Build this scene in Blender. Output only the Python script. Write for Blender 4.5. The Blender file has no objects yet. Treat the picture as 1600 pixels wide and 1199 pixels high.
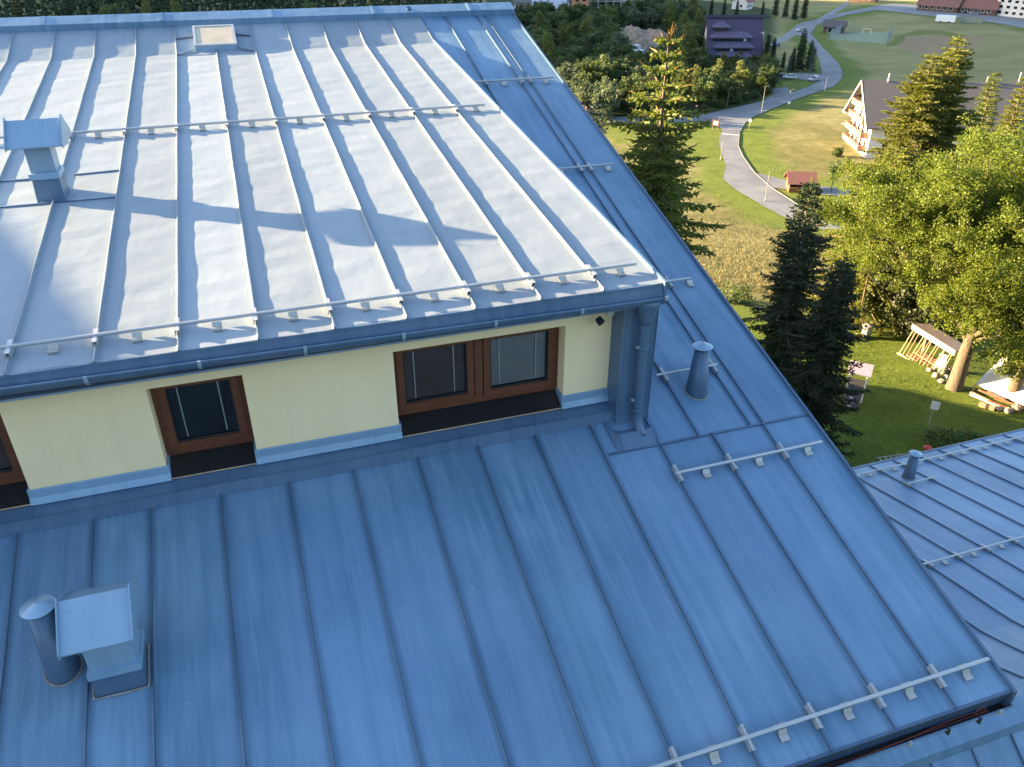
import bpy, math, random
import numpy as np
from mathutils import Matrix, Vector
random.seed(7)
rng = np.random.default_rng(11)

# ------------------------------------------------------------------ camera
CAMZ = 50.0                       # height of the drone above the valley floor
YAW, PITCH, ROLL, FPX = math.radians(18.659), math.radians(30.693), math.radians(-0.155), 1251.55
_f = np.array([math.sin(YAW)*math.cos(PITCH), math.cos(YAW)*math.cos(PITCH), -math.sin(PITCH)])
_r = np.array([math.cos(YAW), -math.sin(YAW), 0.0]); _d = np.cross(_f, _r)
_r2 = math.cos(ROLL)*_r + math.sin(ROLL)*_d
_d2 = -math.sin(ROLL)*_r + math.cos(ROLL)*_d
R3 = np.array([_r2, _d2, _f])
sc = bpy.context.scene
col = sc.collection
cam = bpy.data.cameras.new('camera'); cam_o = bpy.data.objects.new('camera', cam); col.objects.link(cam_o)
cam.sensor_fit = 'HORIZONTAL'; cam.sensor_width = 36.0; cam.lens = FPX/1600*36
cam.clip_start = 0.1; cam.clip_end = 6000
M = Matrix.Identity(4)
for i in range(3):
    M[i][0] = _r2[i]; M[i][1] = -_d2[i]; M[i][2] = -_f[i]
M[2][3] = CAMZ
cam_o.matrix_world = M
sc.camera = cam_o

# ------------------------------------------------------------------ light
SUN_EL, SUN_AZ = math.radians(12.5), math.radians(-62.0)     # azimuth from +Y, negative = to the left
S = np.array([math.cos(SUN_EL)*math.sin(SUN_AZ), math.cos(SUN_EL)*math.cos(SUN_AZ), math.sin(SUN_EL)])
world = bpy.data.worlds.new('World'); sc.world = world; world.use_nodes = True
wn = world.node_tree.nodes; wl = world.node_tree.links
sky = wn.new('ShaderNodeTexSky'); sky.sky_type = 'NISHITA'; sky.sun_disc = False
sky.sun_elevation = SUN_EL; sky.sun_rotation = SUN_AZ
sky.altitude = 1000; sky.air_density = 1.0; sky.dust_density = 2.5; sky.ozone_density = 1.0
wn['Background'].inputs['Strength'].default_value = 0.076
wl.new(sky.outputs['Color'], wn['Background'].inputs['Color'])
sl = bpy.data.lights.new('sun', 'SUN'); sl.energy = 5.0; sl.angle = math.radians(0.53); sl.color = (1.0, 0.715, 0.385)
sun = bpy.data.objects.new('sun', sl); col.objects.link(sun)
sun.rotation_euler = Vector((-S[0], -S[1], -S[2])).to_track_quat('-Z', 'Y').to_euler()
sun.location = (-60, 40, 90)
vs = sc.view_settings
vs.view_transform = 'Standard'; vs.look = 'None'; vs.gamma = 1.0; vs.use_curve_mapping = False
vs.exposure = 3.2
sc.cycles.use_denoising = True
sc.cycles.max_bounces = 6

# ------------------------------------------------------------------ picture -> place helpers
def ray(x, y): return R3.T @ np.array([x-800, y-599.5, FPX])
def G(x, y, z=0.0):
    """point at height z under a photo pixel"""
    r = ray(x, y); return np.array([0, 0, CAMZ]) + r*((z-CAMZ)/r[2])
def up_to(P, x, y):
    """height above P of the photo pixel (x, y) at P's distance"""
    r = ray(x, y); d = math.hypot(P[0], P[1]); return CAMZ + d*r[2]/math.hypot(r[0], r[1]) - P[2]

# ------------------------------------------------------------------ mesh helpers
class B:
    def __init__(s): s.v = []; s.f = []
    def add(s, v, f):
        n = len(s.v); s.v += [tuple(map(float, p)) for p in v]; s.f += [tuple(i+n for i in q) for q in f]; return s
    def box(s, a, b):
        (x0, y0, z0), (x1, y1, z1) = a, b
        return s.add([(x0,y0,z0),(x1,y0,z0),(x1,y1,z0),(x0,y1,z0),(x0,y0,z1),(x1,y0,z1),(x1,y1,z1),(x0,y1,z1)],
                     [(0,3,2,1),(4,5,6,7),(0,1,5,4),(1,2,6,5),(2,3,7,6),(3,0,4,7)])
    def hexa(s, p):   # 8 points: bottom loop then top loop
        return s.add(p, [(0,3,2,1),(4,5,6,7),(0,1,5,4),(1,2,6,5),(2,3,7,6),(3,0,4,7)])
    def bar(s, a, b, w, h, upv=(0,0,1)):
        a = np.array(a, float); b = np.array(b, float); t = b-a; t /= np.linalg.norm(t)
        u = np.array(upv, float); n = np.cross(t, u)
        if np.linalg.norm(n) < 1e-5: n = np.cross(t, (1,0,0))
        n /= np.linalg.norm(n); u = np.cross(n, t)
        c = [(-w/2,-h/2),(w/2,-h/2),(w/2,h/2),(-w/2,h/2)]
        return s.add([p+n*i+u*j for p in (a, b) for i, j in c], [(0,1,2,3),(7,6,5,4),(0,4,5,1),(1,5,6,2),(2,6,7,3),(3,7,4,0)])
    def tube(s, pts, rad, n=8, cap=True):
        pts = [np.array(p, float) for p in pts]
        if not hasattr(rad, '__len__'): rad = [rad]*len(pts)
        rings = []; ref = np.array([0.13, 0.31, 0.94])
        for i, p in enumerate(pts):
            t = pts[min(i+1, len(pts)-1)]-pts[max(i-1, 0)]; t /= max(np.linalg.norm(t), 1e-9)
            if abs(t @ ref) > .95: ref = np.array([.9, .1, .1])
            a = np.cross(ref, t); a /= np.linalg.norm(a); b = np.cross(t, a)
            rings.append([p+rad[i]*(a*math.cos(2*math.pi*k/n)+b*math.sin(2*math.pi*k/n)) for k in range(n)])
        v = [q for r in rings for q in r]; f = []
        for i in range(len(pts)-1):
            for k in range(n): f.append((i*n+k, i*n+(k+1)%n, (i+1)*n+(k+1)%n, (i+1)*n+k))
        if cap: f.append(tuple(range(n))[::-1]); f.append(tuple((len(pts)-1)*n+k for k in range(n)))
        return s.add(v, f)
    def lathe(s, c, prof, n=16, ax=None):   # prof: (r, h)
        v = []; f = []
        for r, h in prof:
            for k in range(n):
                a = 2*math.pi*k/n; v.append((c[0]+r*math.cos(a), c[1]+r*math.sin(a), c[2]+h))
        for i in range(len(prof)-1):
            for k in range(n): f.append((i*n+k, i*n+(k+1)%n, (i+1)*n+(k+1)%n, (i+1)*n+k))
        f.append(tuple(range(n))[::-1]); f.append(tuple((len(prof)-1)*n+k for k in range(n)))
        return s.add(v, f)
    def prism(s, poly, a, b):   # poly: list of 3D-making pairs (y,z) extruded along x from a to b
        n = len(poly)
        return s.add([(a, y, z) for y, z in poly]+[(b, y, z) for y, z in poly],
                     [tuple(range(n)), tuple(range(2*n-1, n-1, -1))]+[(i, n+i, n+(i+1)%n, (i+1)%n) for i in range(n)])

def mk(name, b, mat, parent=None, off=None, smooth=False, loc=None, rotz=0):
    me = bpy.data.meshes.new(name)
    v = b.v if off is None else [(p[0]-off[0], p[1]-off[1], p[2]-off[2]) for p in b.v]
    me.from_pydata(v, [], b.f); me.update()
    if smooth: me.shade_smooth()
    return mko(name, me, mat, parent, loc, rotz)
def mko(name, me, mat, parent=None, loc=None, rotz=0):
    if mat is not None and not me.materials: me.materials.append(mat)
    o = bpy.data.objects.new(name, me); col.objects.link(o)
    if parent is not None: o.parent = parent
    if loc is not None: o.location = loc
    o.rotation_euler = (0, 0, rotz)
    return o
def npmesh(name, V, Q, n=4):
    """numpy verts (N,3) and faces (M,n)"""
    me = bpy.data.meshes.new(name); V = np.asarray(V, np.float32); Q = np.asarray(Q, np.int32)
    me.vertices.add(len(V)); me.vertices.foreach_set('co', V.ravel())
    me.loops.add(Q.size); me.loops.foreach_set('vertex_index', Q.ravel())
    me.polygons.add(len(Q)); me.polygons.foreach_set('loop_start', np.arange(0, Q.size, n, dtype=np.int32))
    me.update(calc_edges=True); return me
def tag(o, label=None, cat=None, group=None, kind=None):
    if label: o['label'] = label
    if cat: o['category'] = cat
    if group: o['group'] = group
    if kind: o['kind'] = kind
    return o
def thing(name, label, cat, loc, rotz=0, group=None):
    o = bpy.data.objects.new(name, None); col.objects.link(o); o.empty_display_size = .3
    o.location = tuple(map(float, loc)); o.rotation_euler = (0, 0, rotz)
    return tag(o, label, cat, group)
def dup(o, loc, rotz=None, label=None, scale=None, parent=None):
    c = o.copy(); col.objects.link(c); c.parent = parent
    if loc is not None: c.location = tuple(map(float, loc))
    if rotz is not None: c.rotation_euler = (0, 0, rotz)
    if scale is not None: c.scale = scale if hasattr(scale, '__len__') else (scale,)*3
    if label: c['label'] = label
    for ch in list(o.children): dup(ch, None, parent=c)
    return c

# ------------------------------------------------------------------ materials
class N:
    def __init__(s, name):
        s.m = bpy.data.materials.new(name); s.m.use_nodes = True
        s.n = s.m.node_tree.nodes; s.l = s.m.node_tree.links; s.p = s.n['Principled BSDF']; s.out = s.n['Material Output']
    def new(s, t, **k):
        o = s.n.new(t)
        for a, b in k.items(): setattr(o, a, b)
        return o
    def link(s, a, b): s.l.new(a, b)
    def pos(s, sx=1, sy=1, sz=1, obj=False):
        g = s.new('ShaderNodeTexCoord') if obj else s.new('ShaderNodeNewGeometry')
        m = s.new('ShaderNodeMapping'); m.inputs['Scale'].default_value = (sx, sy, sz)
        s.link(g.outputs['Object' if obj else 'Position'], m.inputs['Vector']); return m.outputs['Vector']
    def noise(s, vec, scale=1, detail=3, rough=.55):
        t = s.new('ShaderNodeTexNoise'); t.inputs['Scale'].default_value = scale; t.inputs['Detail'].default_value = detail
        t.inputs['Roughness'].default_value = rough
        if vec is not None: s.link(vec, t.inputs['Vector'])
        return t.outputs['Fac']
    def ramp(s, fac, stops):
        r = s.new('ShaderNodeValToRGB'); e = r.color_ramp.elements
        while len(e) < len(stops): e.new(.5)
        for i, (p, c) in enumerate(stops):
            e[i].position = p; e[i].color = (*c, 1) if hasattr(c, '__len__') else (c, c, c, 1)
        s.link(fac, r.inputs['Fac']); return r.outputs['Color']
    def mix(s, fac, a, b, mode='MIX'):
        m = s.new('ShaderNodeMix', data_type='RGBA', blend_type=mode)
        for sock, val in ((m.inputs[0], fac), (m.inputs[6], a), (m.inputs[7], b)):
            if hasattr(val, 'is_linked') or hasattr(val, 'links'): s.link(val, sock)
            elif hasattr(val, '__len__'): sock.default_value = (*val, 1)
            else: sock.default_value = val
        return m.outputs[2]
    def bump(s, h, strength=.2, dist=.02):
        b = s.new('ShaderNodeBump'); b.inputs['Strength'].default_value = strength; b.inputs['Distance'].default_value = dist
        s.link(h, b.inputs['Height']); s.link(b.outputs['Normal'], s.p.inputs['Normal']); return s
    def base(s, c, rough=.6, metal=0, spec=.5):
        if hasattr(c, '__len__'): s.p.inputs['Base Color'].default_value = (*c, 1)
        else: s.link(c, s.p.inputs['Base Color'])
        s.p.inputs['Roughness'].default_value = rough; s.p.inputs['Metallic'].default_value = metal
        s.p.inputs['Specular IOR Level'].default_value = spec; return s

def metal_mat(name, base, rough, metal, streak=.22, chalk=.12, spec=.5, edge_dark=0, huev=0.0):
    n = N(name)
    info = n.new('ShaderNodeObjectInfo')
    a = n.noise(n.pos(9, .55, .55), 1.0, 4, .6)              # streaks running down the slope
    b = n.noise(n.pos(1, 1, 1), .9, 3)                       # broad blotches
    c = n.noise(n.pos(22, 1.4, 1.4), 1.0, 2)                 # fine run marks
    dark = tuple(x*(1-streak) for x in base); light = tuple(x+(1-x)*chalk*.6 for x in base)
    k = n.ramp(a, [(.3, dark), (.62, light)])
    k = n.mix(.55, k, n.ramp(b, [(.3, dark), (.7, light)]))
    k = n.mix(n.ramp(c, [(.54, 0.0), (.72, .5)]), k, light)
    if edge_dark > .3: k = n.mix(n.ramp(n.noise(n.pos(), 38, 1), [(.765, 0.0), (.81, .6)]), k, (.42, .46, .5))    # droppings and specks
    hue = n.ramp(n.noise(n.pos(.8, .35, .35), .8, 3), [(.35, 0.0), (.65, huev)])   # weathered patches, a touch redder
    k = n.mix(hue, k, (base[0]*1.35, base[1]*.95, base[2]*.98))
    v = n.new('ShaderNodeMapRange'); v.inputs[3].default_value = .9; v.inputs[4].default_value = 1.08
    n.link(info.outputs['Random'], v.inputs[0])
    if edge_dark:          # unevenly darker towards the folded seams
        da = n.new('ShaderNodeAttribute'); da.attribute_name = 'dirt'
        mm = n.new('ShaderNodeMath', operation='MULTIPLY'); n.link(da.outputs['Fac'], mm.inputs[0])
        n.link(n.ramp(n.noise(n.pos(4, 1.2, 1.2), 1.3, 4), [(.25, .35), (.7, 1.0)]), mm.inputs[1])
        k = n.mix(mm.outputs[0], k, tuple(x*(1-edge_dark) for x in base))
    hs = n.new('ShaderNodeHueSaturation'); n.link(v.outputs[0], hs.inputs['Value']); n.link(k, hs.inputs['Color'])
    n.base(hs.outputs['Color'], rough, metal, spec)
    rr = n.ramp(n.noise(n.pos(3, 1, 1), 1.5, 3), [(.3, rough-.06), (.7, rough+.08)])
    n.link(rr, n.p.inputs['Roughness'])
    n.bump(n.noise(n.pos(2.2, 3.5, 3.5), 1, 2), .55, .014)   # faint oil-canning
    return n.m
def plain(name, c, rough=.6, metal=0, var=.12, scale=6, bump=0, spec=.5):
    n = N(name); f = n.noise(n.pos(obj=True), scale, 4)
    n.base(n.ramp(f, [(.25, tuple(x*(1-var) for x in c)), (.75, tuple(min(1, x*(1+var)) for x in c))]), rough, metal, spec)
    if bump: n.bump(f, bump, .02)
    return n.m
def leaf_mat(name, c0, c1, trans=.35, rough=.55, dark=None):
    n = N(name)
    g = n.new('ShaderNodeNewGeometry'); info = n.new('ShaderNodeObjectInfo')
    k = n.ramp(g.outputs['Random Per Island'], [(0, c0), (1, c1)])
    big = n.noise(n.pos(obj=True), .45, 3)
    k = n.mix(n.ramp(big, [(.35, 0.0), (.7, .6)]), k, tuple((a+b)/2*.62 for a, b in zip(c0, c1)))
    v = n.new('ShaderNodeMapRange'); v.inputs[3].default_value = .78; v.inputs[4].default_value = 1.2
    n.link(info.outputs['Random'], v.inputs[0])
    hs = n.new('ShaderNodeHueSaturation'); n.link(v.outputs[0], hs.inputs['Value']); n.link(k, hs.inputs['Color'])
    n.base(hs.outputs['Color'], rough, 0, .3)
    t = n.new('ShaderNodeBsdfTranslucent'); mx = n.new('ShaderNodeMixShader'); mx.inputs[0].default_value = trans
    bright = n.mix(1.0, hs.outputs['Color'], (1.25, 1.3, .8), 'MULTIPLY')
    n.link(bright, t.inputs['Color']); n.link(n.p.outputs[0], mx.inputs[1]); n.link(t.outputs[0], mx.inputs[2])
    n.link(mx.outputs[0], n.out.inputs['Surface']); return n.m

RB = (.078, .198, .325)
MT = {}
MT['roof'] = metal_mat('roof_sheet', RB, .40, .0, .34, .17, .4, edge_dark=.45, huev=.45)
MT['roof_lit'] = metal_mat('dormer_roof_sheet', (.218, .268, .318), .5, .0, .06, .05, .12, edge_dark=.15)  # same sheet as the main roof, its sunlit look put into a paler colour
MT['seam_dark'] = metal_mat('grimy_seam', (.04, .08, .145), .45, .0, .15, .05)  # darker tone for the seams of the main and wing roofs
MT['roof_trim'] = metal_mat('roof_trim', (.042, .095, .175), .42, .2, .15, .08)
MT['roof_wing'] = metal_mat('wing_roof_sheet', (.11, .205, .345), .42, .0, .15, edge_dark=.35)
MT['flash'] = metal_mat('apron_flashing', (.052, .115, .205), .4, .1, .15, .1)
MT['skirt'] = metal_mat('skirting_sheet', (.17, .29, .42), .38, .1, .1)
MT['hood'] = metal_mat('vent_sheet', (.22, .34, .46), .33, .25, .08)
MT['galv'] = plain('galvanised_steel', (.42, .43, .44), .38, .45, .06)
MT['pad'] = plain('snow_guard_pad', (.42, .41, .38), .5, .5, .15)
MT['dark'] = plain('dark_recess', (.012, .012, .014), .8)
MT['black'] = plain('black_sill_sheet', (.012, .011, .011), .35, 0, .2)
MT['blackrub'] = plain('black_rubber', (.015, .015, .016), .6)
MT['seal'] = plain('grey_sealant', (.23, .22, .20), .8, 0, .4, 40)
MT['redcable'] = plain('red_cable', (.16, .035, .025), .6)
MT['gdirt'] = plain('gutter_grime', (.035, .034, .036), .8, 0, .4, 9)
MT['cord'] = plain('blind_cord', (.75, .74, .72), .7)
MT['white'] = plain('white_paint', (.78, .78, .76), .6, 0, .06)
MT['steelgrey'] = plain('grey_steel', (.35, .36, .38), .45, .4)
MT['soffit'] = plain('soffit_board', (.2, .25, .33), .6)
def stucco():
    n = N('cream_stucco'); f = n.noise(n.pos(), 2.0, 4); g = n.noise(n.pos(), 160, 2)
    k = n.ramp(f, [(.3, (.88, .675, .385)), (.7, (.92, .715, .42))])
    k = n.mix(n.ramp(n.noise(n.pos(7, 7, .5), 1.2, 5, .7), [(.5, 0.0), (.8, .16)]), k, (.55, .5, .36))
    n.base(k, .9, 0, .2).bump(g, .15, .004); return n.m
MT['stucco'] = stucco()
def wood(name, a, b, sx=3, sy=3, sz=18, bump=0, rough=.42):
    n = N(name); f = n.noise(n.pos(sx, sy, sz, True), 1.5, 5, .65)
    n.base(n.ramp(f, [(.3, a), (.72, b)]), rough, 0, .5)
    if bump: n.bump(f, bump, .06)
    return n.m
MT['frame'] = wood('brown_window_wood', (.10, .031, .013), (.165, .054, .022))
MT['plank'] = wood('weathered_plank', (.16, .10, .06), (.34, .25, .17))
MT['redwood'] = wood('red_stained_wood', (.15, .055, .032), (.25, .095, .055))
MT['palewood'] = wood('pale_peeled_wood', (.42, .28, .15), (.60, .44, .27))
MT['bark'] = wood('tree_bark', (.085, .06, .04), (.18, .13, .09), 7, 7, 1.5, .9, .9)
MT['barkgrey'] = wood('pale_bark', (.055, .042, .03), (.14, .11, .08), 9, 9, 1.5, 1.0, .9)
def glass(name, tint=(.02, .022, .024), refl=.5):
    n = N(name); fr = n.new('ShaderNodeFresnel'); fr.inputs[0].default_value = 1.5
    gl = n.new('ShaderNodeBsdfGlossy'); gl.inputs['Roughness'].default_value = .02; gl.inputs['Color'].default_value = (.95, .95, .95, 1)
    tr = n.new('ShaderNodeBsdfTransparent'); tr.inputs['Color'].default_value = (.8, .81, .8, 1)
    mx = n.new('ShaderNodeMixShader'); n.link(fr.outputs[0], mx.inputs[0]); n.link(tr.outputs[0], mx.inputs[1]); n.link(gl.outputs[0], mx.inputs[2])
    n.link(mx.outputs[0], n.out.inputs['Surface']); return n.m
MT['glass'] = glass('window_glass')
MT['darkglass'] = plain('dark_window_glass', (.02, .025, .03), .08, 0, .2)
MT['palewin'] = plain('pale_window_glass', (.45, .5, .55), .1, 0, .1)
MT['skyglass'] = plain('frosted_skylight', (.42, .37, .27), .35, 0, .15, 5)
MT['blind'] = plain('brown_blind_slat', (.11, .065, .038), .6)
MT['blindgrey'] = plain('grey_blind_slat', (.36, .34, .32), .55)
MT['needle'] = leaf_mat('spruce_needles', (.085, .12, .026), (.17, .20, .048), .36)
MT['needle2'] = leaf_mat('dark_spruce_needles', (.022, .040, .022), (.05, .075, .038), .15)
MT['needle3'] = leaf_mat('blue_spruce_needles', (.045, .075, .07), (.09, .13, .12), .15)
MT['needle4'] = leaf_mat('cone_rich_spruce_needles', (.105, .13, .024), (.20, .21, .045), .4)
MT['bud'] = leaf_mat('orange_spruce_shoots', (.20, .12, .045), (.30, .2, .07), .2)
MT['leaf'] = leaf_mat('maple_leaves', (.095, .145, .02), (.21, .26, .04), .48)
MT['leafb'] = leaf_mat('bush_leaves', (.045, .075, .024), (.095, .13, .042), .3)
MT['leafd'] = leaf_mat('dark_understory_leaves', (.02, .03, .012), (.045, .055, .022), .2)
MT['leafw'] = leaf_mat('willow_leaves', (.07, .10, .06), (.13, .165, .10), .3)
MT['leafl'] = leaf_mat('yellow_green_leaves', (.085, .11, .03), (.16, .18, .05), .3)
# ------------------------------------------------------------------ terrain
def sstep(a, b, x):
    t = np.clip((x-a)/(b-a), 0, 1); return t*t*(3-2*t)
def T(x, y):
    x = np.asarray(x, float); y = np.asarray(y, float)
    u = x*math.sin(math.radians(40))+y*math.cos(math.radians(40))
    # plateau at 27 m, even slope, valley floor at 0 (rounded at both ends)
    k = 2.5
    lin = np.clip(27.6-.285*(u-50), -60, 200)
    z = -k*np.log(np.exp(-lin/k)+math.exp(-27.6/k))
    z = 1.6*np.log(1+np.exp(np.clip(z/1.6, -30, 30)))
    z = np.where(u > 154, 0, np.maximum(z, 0)*(1-sstep(136, 154, u)))
    # wooded hill to the left that keeps the far valley in evening shade
    sy = np.where(y < 630, 54.0, 300.0)
    z = z+245*np.exp(-.5*(((x+420)/172)**2+((y-630)/sy)**2))
    # hills closing the valley far away and behind
    r = np.hypot(x-100, y-200)
    z = z+170*sstep(760, 1500, r)*(0.75+.25*np.sin(x*.004+1)*np.cos(y*.0035))
    z = z+90*sstep(70, 420, -y)
    return z
def Tz(x, y): return float(T(x, y))
def land(x, y):
    """where the line of sight through a photo pixel meets the terrain"""
    r = ray(x, y); r = r/math.hypot(r[0], r[1]); lo, hi = 5.0, 3000.0; t = lo; f = lambda t: CAMZ+r[2]*t-Tz(r[0]*t, r[1]*t)
    step = 2.0
    while f(t) > 0 and t < hi: t += step; step *= 1.02
    a, b = t-step, t
    for _ in range(30):
        m = (a+b)/2
        if f(m) > 0: a = m
        else: b = m
    return np.array([r[0]*b, r[1]*b, Tz(r[0]*b, r[1]*b)])

def axis(segs):
    out = []
    for a, b, s in segs: out += list(np.arange(a, b, s))
    return np.array(out+[segs[-1][1]])
ax = axis([(-1700,-700,50),(-700,-100,14),(-100,20,5),(20,330,2),(330,700,9),(700,1700,50)])
ay = axis([(-1500,-200,50),(-200,0,10),(0,340,2),(340,760,9),(760,1900,50)])
GX, GY = np.meshgrid(ax, ay); GZ = T(GX, GY)
GZ = GZ+np.where((GZ > .4), .12*np.sin(GX*.7+GY*.3)*np.sin(GY*.55), 0)*(np.hypot(GX, GY) > 45)
nx, ny = len(ax), len(ay)
idx = np.arange(nx*ny).reshape(ny, nx)
quads = np.stack([idx[:-1,:-1].ravel(), idx[:-1,1:].ravel(), idx[1:,1:].ravel(), idx[1:,:-1].ravel()], 1)
gm = npmesh('ground', np.stack([GX.ravel(), GY.ravel(), GZ.ravel()], 1), quads)
gm.shade_smooth()

def px_poly(pts, z=0.0): return np.array([G(x, y, z)[:2] for x, y in pts])
def inpoly(P, X, Y):
    ins = np.zeros(X.shape, bool); n = len(P); j = n-1
    for i in range(n):
        xi, yi, xj, yj = P[i][0], P[i][1], P[j][0], P[j][1]
        ins ^= ((yi > Y) != (yj > Y)) & (X < (xj-xi)*(Y-yi)/((yj-yi) if abs(yj-yi) > 1e-9 else 1e-9)+xi); j = i
    return ins
def pdist(line, X, Y):
    d = np.full(X.shape, 1e9)
    for a, b in zip(line[:-1], line[1:]):
        ab = b-a; t = np.clip(((X-a[0])*ab[0]+(Y-a[1])*ab[1])/(ab@ab), 0, 1)
        d = np.minimum(d, np.hypot(X-a[0]-t*ab[0], Y-a[1]-t*ab[1]))
    return d
def Z3(*p): return [(1060+x/2.963, y/2.963) for x, y in p]

# road outline points read from the photograph (they lie on the flat valley floor)
main_left = Z3((760,1090),(600,1048),(480,1005),(400,962),(330,920),(260,880),(207,832),(219,770),(196,700),(186,650),(203,604))
main_right = Z3((790,1075),(700,1040),(600,985),(520,930),(430,872),(350,800),(300,730),(277,680),(282,620),(310,572))
upper_low = Z3((310,572),(345,545),(430,508),(520,470),(640,430),(720,402),(752,372),(761,340),(745,302),(705,258),(668,222),(640,188),(612,160),(640,120),(700,92),(780,72),(860,58),(925,48))
upper_high = Z3((203,604),(160,567),(170,521),(260,502),(392,470),(530,430),(600,404),(648,384),(664,345),(655,300),(648,270),(622,222),(590,180),(556,140),(560,110),(640,92),(700,72),(780,56),(860,40),(925,26))
road_poly = main_left+upper_high[1:]+upper_low[::-1][:-1]+main_right[::-1]
west_poly = Z3((-60,535),(0,541),(90,532),(170,521),(160,567),(100,562),(0,566),(-60,566),(-330,572),(-330,545))
spur_poly = Z3((392,470),(438,438),(440,411),(500,405),(530,430))
lot_poly = Z3((440,345),(560,338),(668,345),(660,372),(640,386),(560,366),(440,368))
drive_poly = Z3((352,802),(400,812),(500,838),(640,862),(790,880),(790,915),(640,902),(520,884),(432,872))
high_poly = Z3((925,26),(1000,18),(1080,24),(1200,40),(1320,56),(1460,78),(1700,118),(1700,150),(1600,132),(1450,105),(1300,86),(1100,68),(990,54),(925,48))
north_poly = Z3((640,92),(690,62),(740,36),(770,14),(775,-8),(795,-8),(790,12),(765,40),(715,70),(700,78))
plaza_poly = Z3((1330,62),(1380,56),(1480,52),(1700,60),(1700,116),(1460,77))
lane_poly = Z3((480,172),(520,140),(556,112),(560,122),(580,150),(575,165),(540,165),(500,190),(440,205),(440,190))
pitch_poly = Z3((715,170),(765,148),(960,152),(985,162),(962,205),(700,186))
for_roads = [('road', road_poly, .16), ('side_road', west_poly, .08), ('road_spur', spur_poly, .075), ('parking_lot', lot_poly, .085),
             ('driveway', drive_poly, .13), ('highway', high_poly, .12), ('north_road', north_poly, .07), ('plaza', plaza_poly, .09), ('lane', lane_poly, .065)]
from mathutils.geometry import tessellate_polygon
def sheet(name, P2, z, mat, kind='structure'):
    pts = [Vector((p[0], p[1], 0)) for p in P2]
    tri = tessellate_polygon([pts])
    b = B(); b.add([(p[0], p[1], Tz(p[0], p[1])+z if z < .5 else z) for p in P2], [tuple(t) for t in tri])
    o = mk(name, b, mat)
    me = o.data
    for p in me.polygons:
        if p.normal.z < 0: p.flip()
    return tag(o, kind=kind)
def asphalt(name, c, patch=.25):
    n = N(name); a = n.noise(n.pos(), .12, 4, .6); b = n.noise(n.pos(), .9, 5); g = n.noise(n.pos(), 40, 2)
    k = n.ramp(a, [(.32, tuple(x*(1-patch) for x in c)), (.5, c), (.72, tuple(x*(1+patch) for x in c))])
    k = n.mix(n.ramp(b, [(.55, 0.0), (.62, .5)]), k, tuple(x*.7 for x in c))
    n.base(k, .75, 0, .4).bump(g, .3, .01); return n.m
MT['asphalt'] = asphalt('worn_asphalt', (.135, .145, .16), .28)
MT['asphalt2'] = asphalt('grey_asphalt', (.16, .17, .185), .2)
roads_w = []
for nm, poly, z in for_roads:
    P2 = np.array([land(x, y)[:2] for x, y in poly]) if nm in ('road', 'driveway') else px_poly(poly); roads_w.append(P2)
    sheet(nm, P2, z, MT['asphalt'] if nm in ('road', 'side_road', 'road_spur', 'driveway') else MT['asphalt2'])
def band(name, line_px, w, z, mat):      # a narrow strip that follows a line
    L = px_poly(line_px); b = B(); n = len(L)
    for i, p in enumerate(L):
        t = L[min(i+1, n-1)]-L[max(i-1, 0)]; t = t/np.linalg.norm(t); q = np.array([-t[1], t[0]])*w/2
        for s in (-1, 1): b.v.append((p[0]+s*q[0], p[1]+s*q[1], Tz(p[0], p[1])+z))
    b.f = [(2*i, 2*i+1, 2*i+3, 2*i+2) for i in range(n-1)]
    o = mk(name, b, mat)
    for p in o.data.polygons:
        if p.normal.z < 0: p.flip()
    return tag(o, kind='structure')
MT['kerb'] = plain('kerb_concrete', (.2, .19, .18), .8, 0, .15)
def kerb(name, line_px, w=.2, h=.10):
    L = np.array([land(x, y)[:2] for x, y in line_px]); b = B()
    for p, q in zip(L[:-1], L[1:]):
        b.bar((p[0], p[1], Tz(p[0], p[1])+.12+h/2), (q[0], q[1], Tz(q[0], q[1])+.12+h/2), w, h)
    return tag(mk(name, b, MT['kerb']), kind='structure')
kerb('kerb', main_right[::-1][1:9])
MT['line'] = plain('worn_white_line', (.42, .42, .41), .7, 0, .2)
band('stop_line', Z3((200,622),(240,626),(281,629)), .8, .166, MT['line'])
band('edge_line', Z3((940,44),(1100,62),(1300,80),(1450,98),(1600,122)), .5, .126, MT['line'])

# land cover
CX, CY = GX.ravel(), GY.ravel()
UU = CX*math.sin(math.radians(40))+CY*math.cos(math.radians(40))
droad = np.full(CX.shape, 1e9)
for P2 in roads_w[:6]:
    droad = np.minimum(droad, pdist(np.vstack([P2, P2[:1]]), CX, CY))
wob = 2.2*np.sin(CX*.21)*np.sin(CY*.17+1)
green = np.clip(1-(droad+wob-5.5)/3.5, 0, 1)
dry = np.clip(1-green, 0, 1)
lawn = np.clip(1-(UU-55+.12*(CX-30))/7, 0, 1)
dry = dry*(1-lawn)
forest_poly = px_poly([(760,0),(1090,0),(1210,15),(1210,85),(1205,140),(1195,158),(1150,172),(1090,178),(1000,190),(930,200),(860,140),(800,60)])
forest = inpoly(forest_poly, CX, CY).astype(float)
far = np.clip((np.hypot(CX, CY)-225)/90, 0, 1)                 # mown hay field beyond the flats
brown = inpoly(px_poly(Z3((1010,215),(1040,165),(1200,158),(1420,170),(1380,215),(1250,245),(1090,250))), CX, CY).astype(float)
gstrip = inpoly(px_poly(Z3((965,215),(1000,170),(1040,160),(1100,138),(1200,140),(1340,165),(1300,175),(1180,160),(1050,168),(1020,210))), CX, CY).astype(float)
green_all = np.clip(np.maximum(np.maximum(green*.9, lawn), gstrip*.75), 0, 1)
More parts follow.
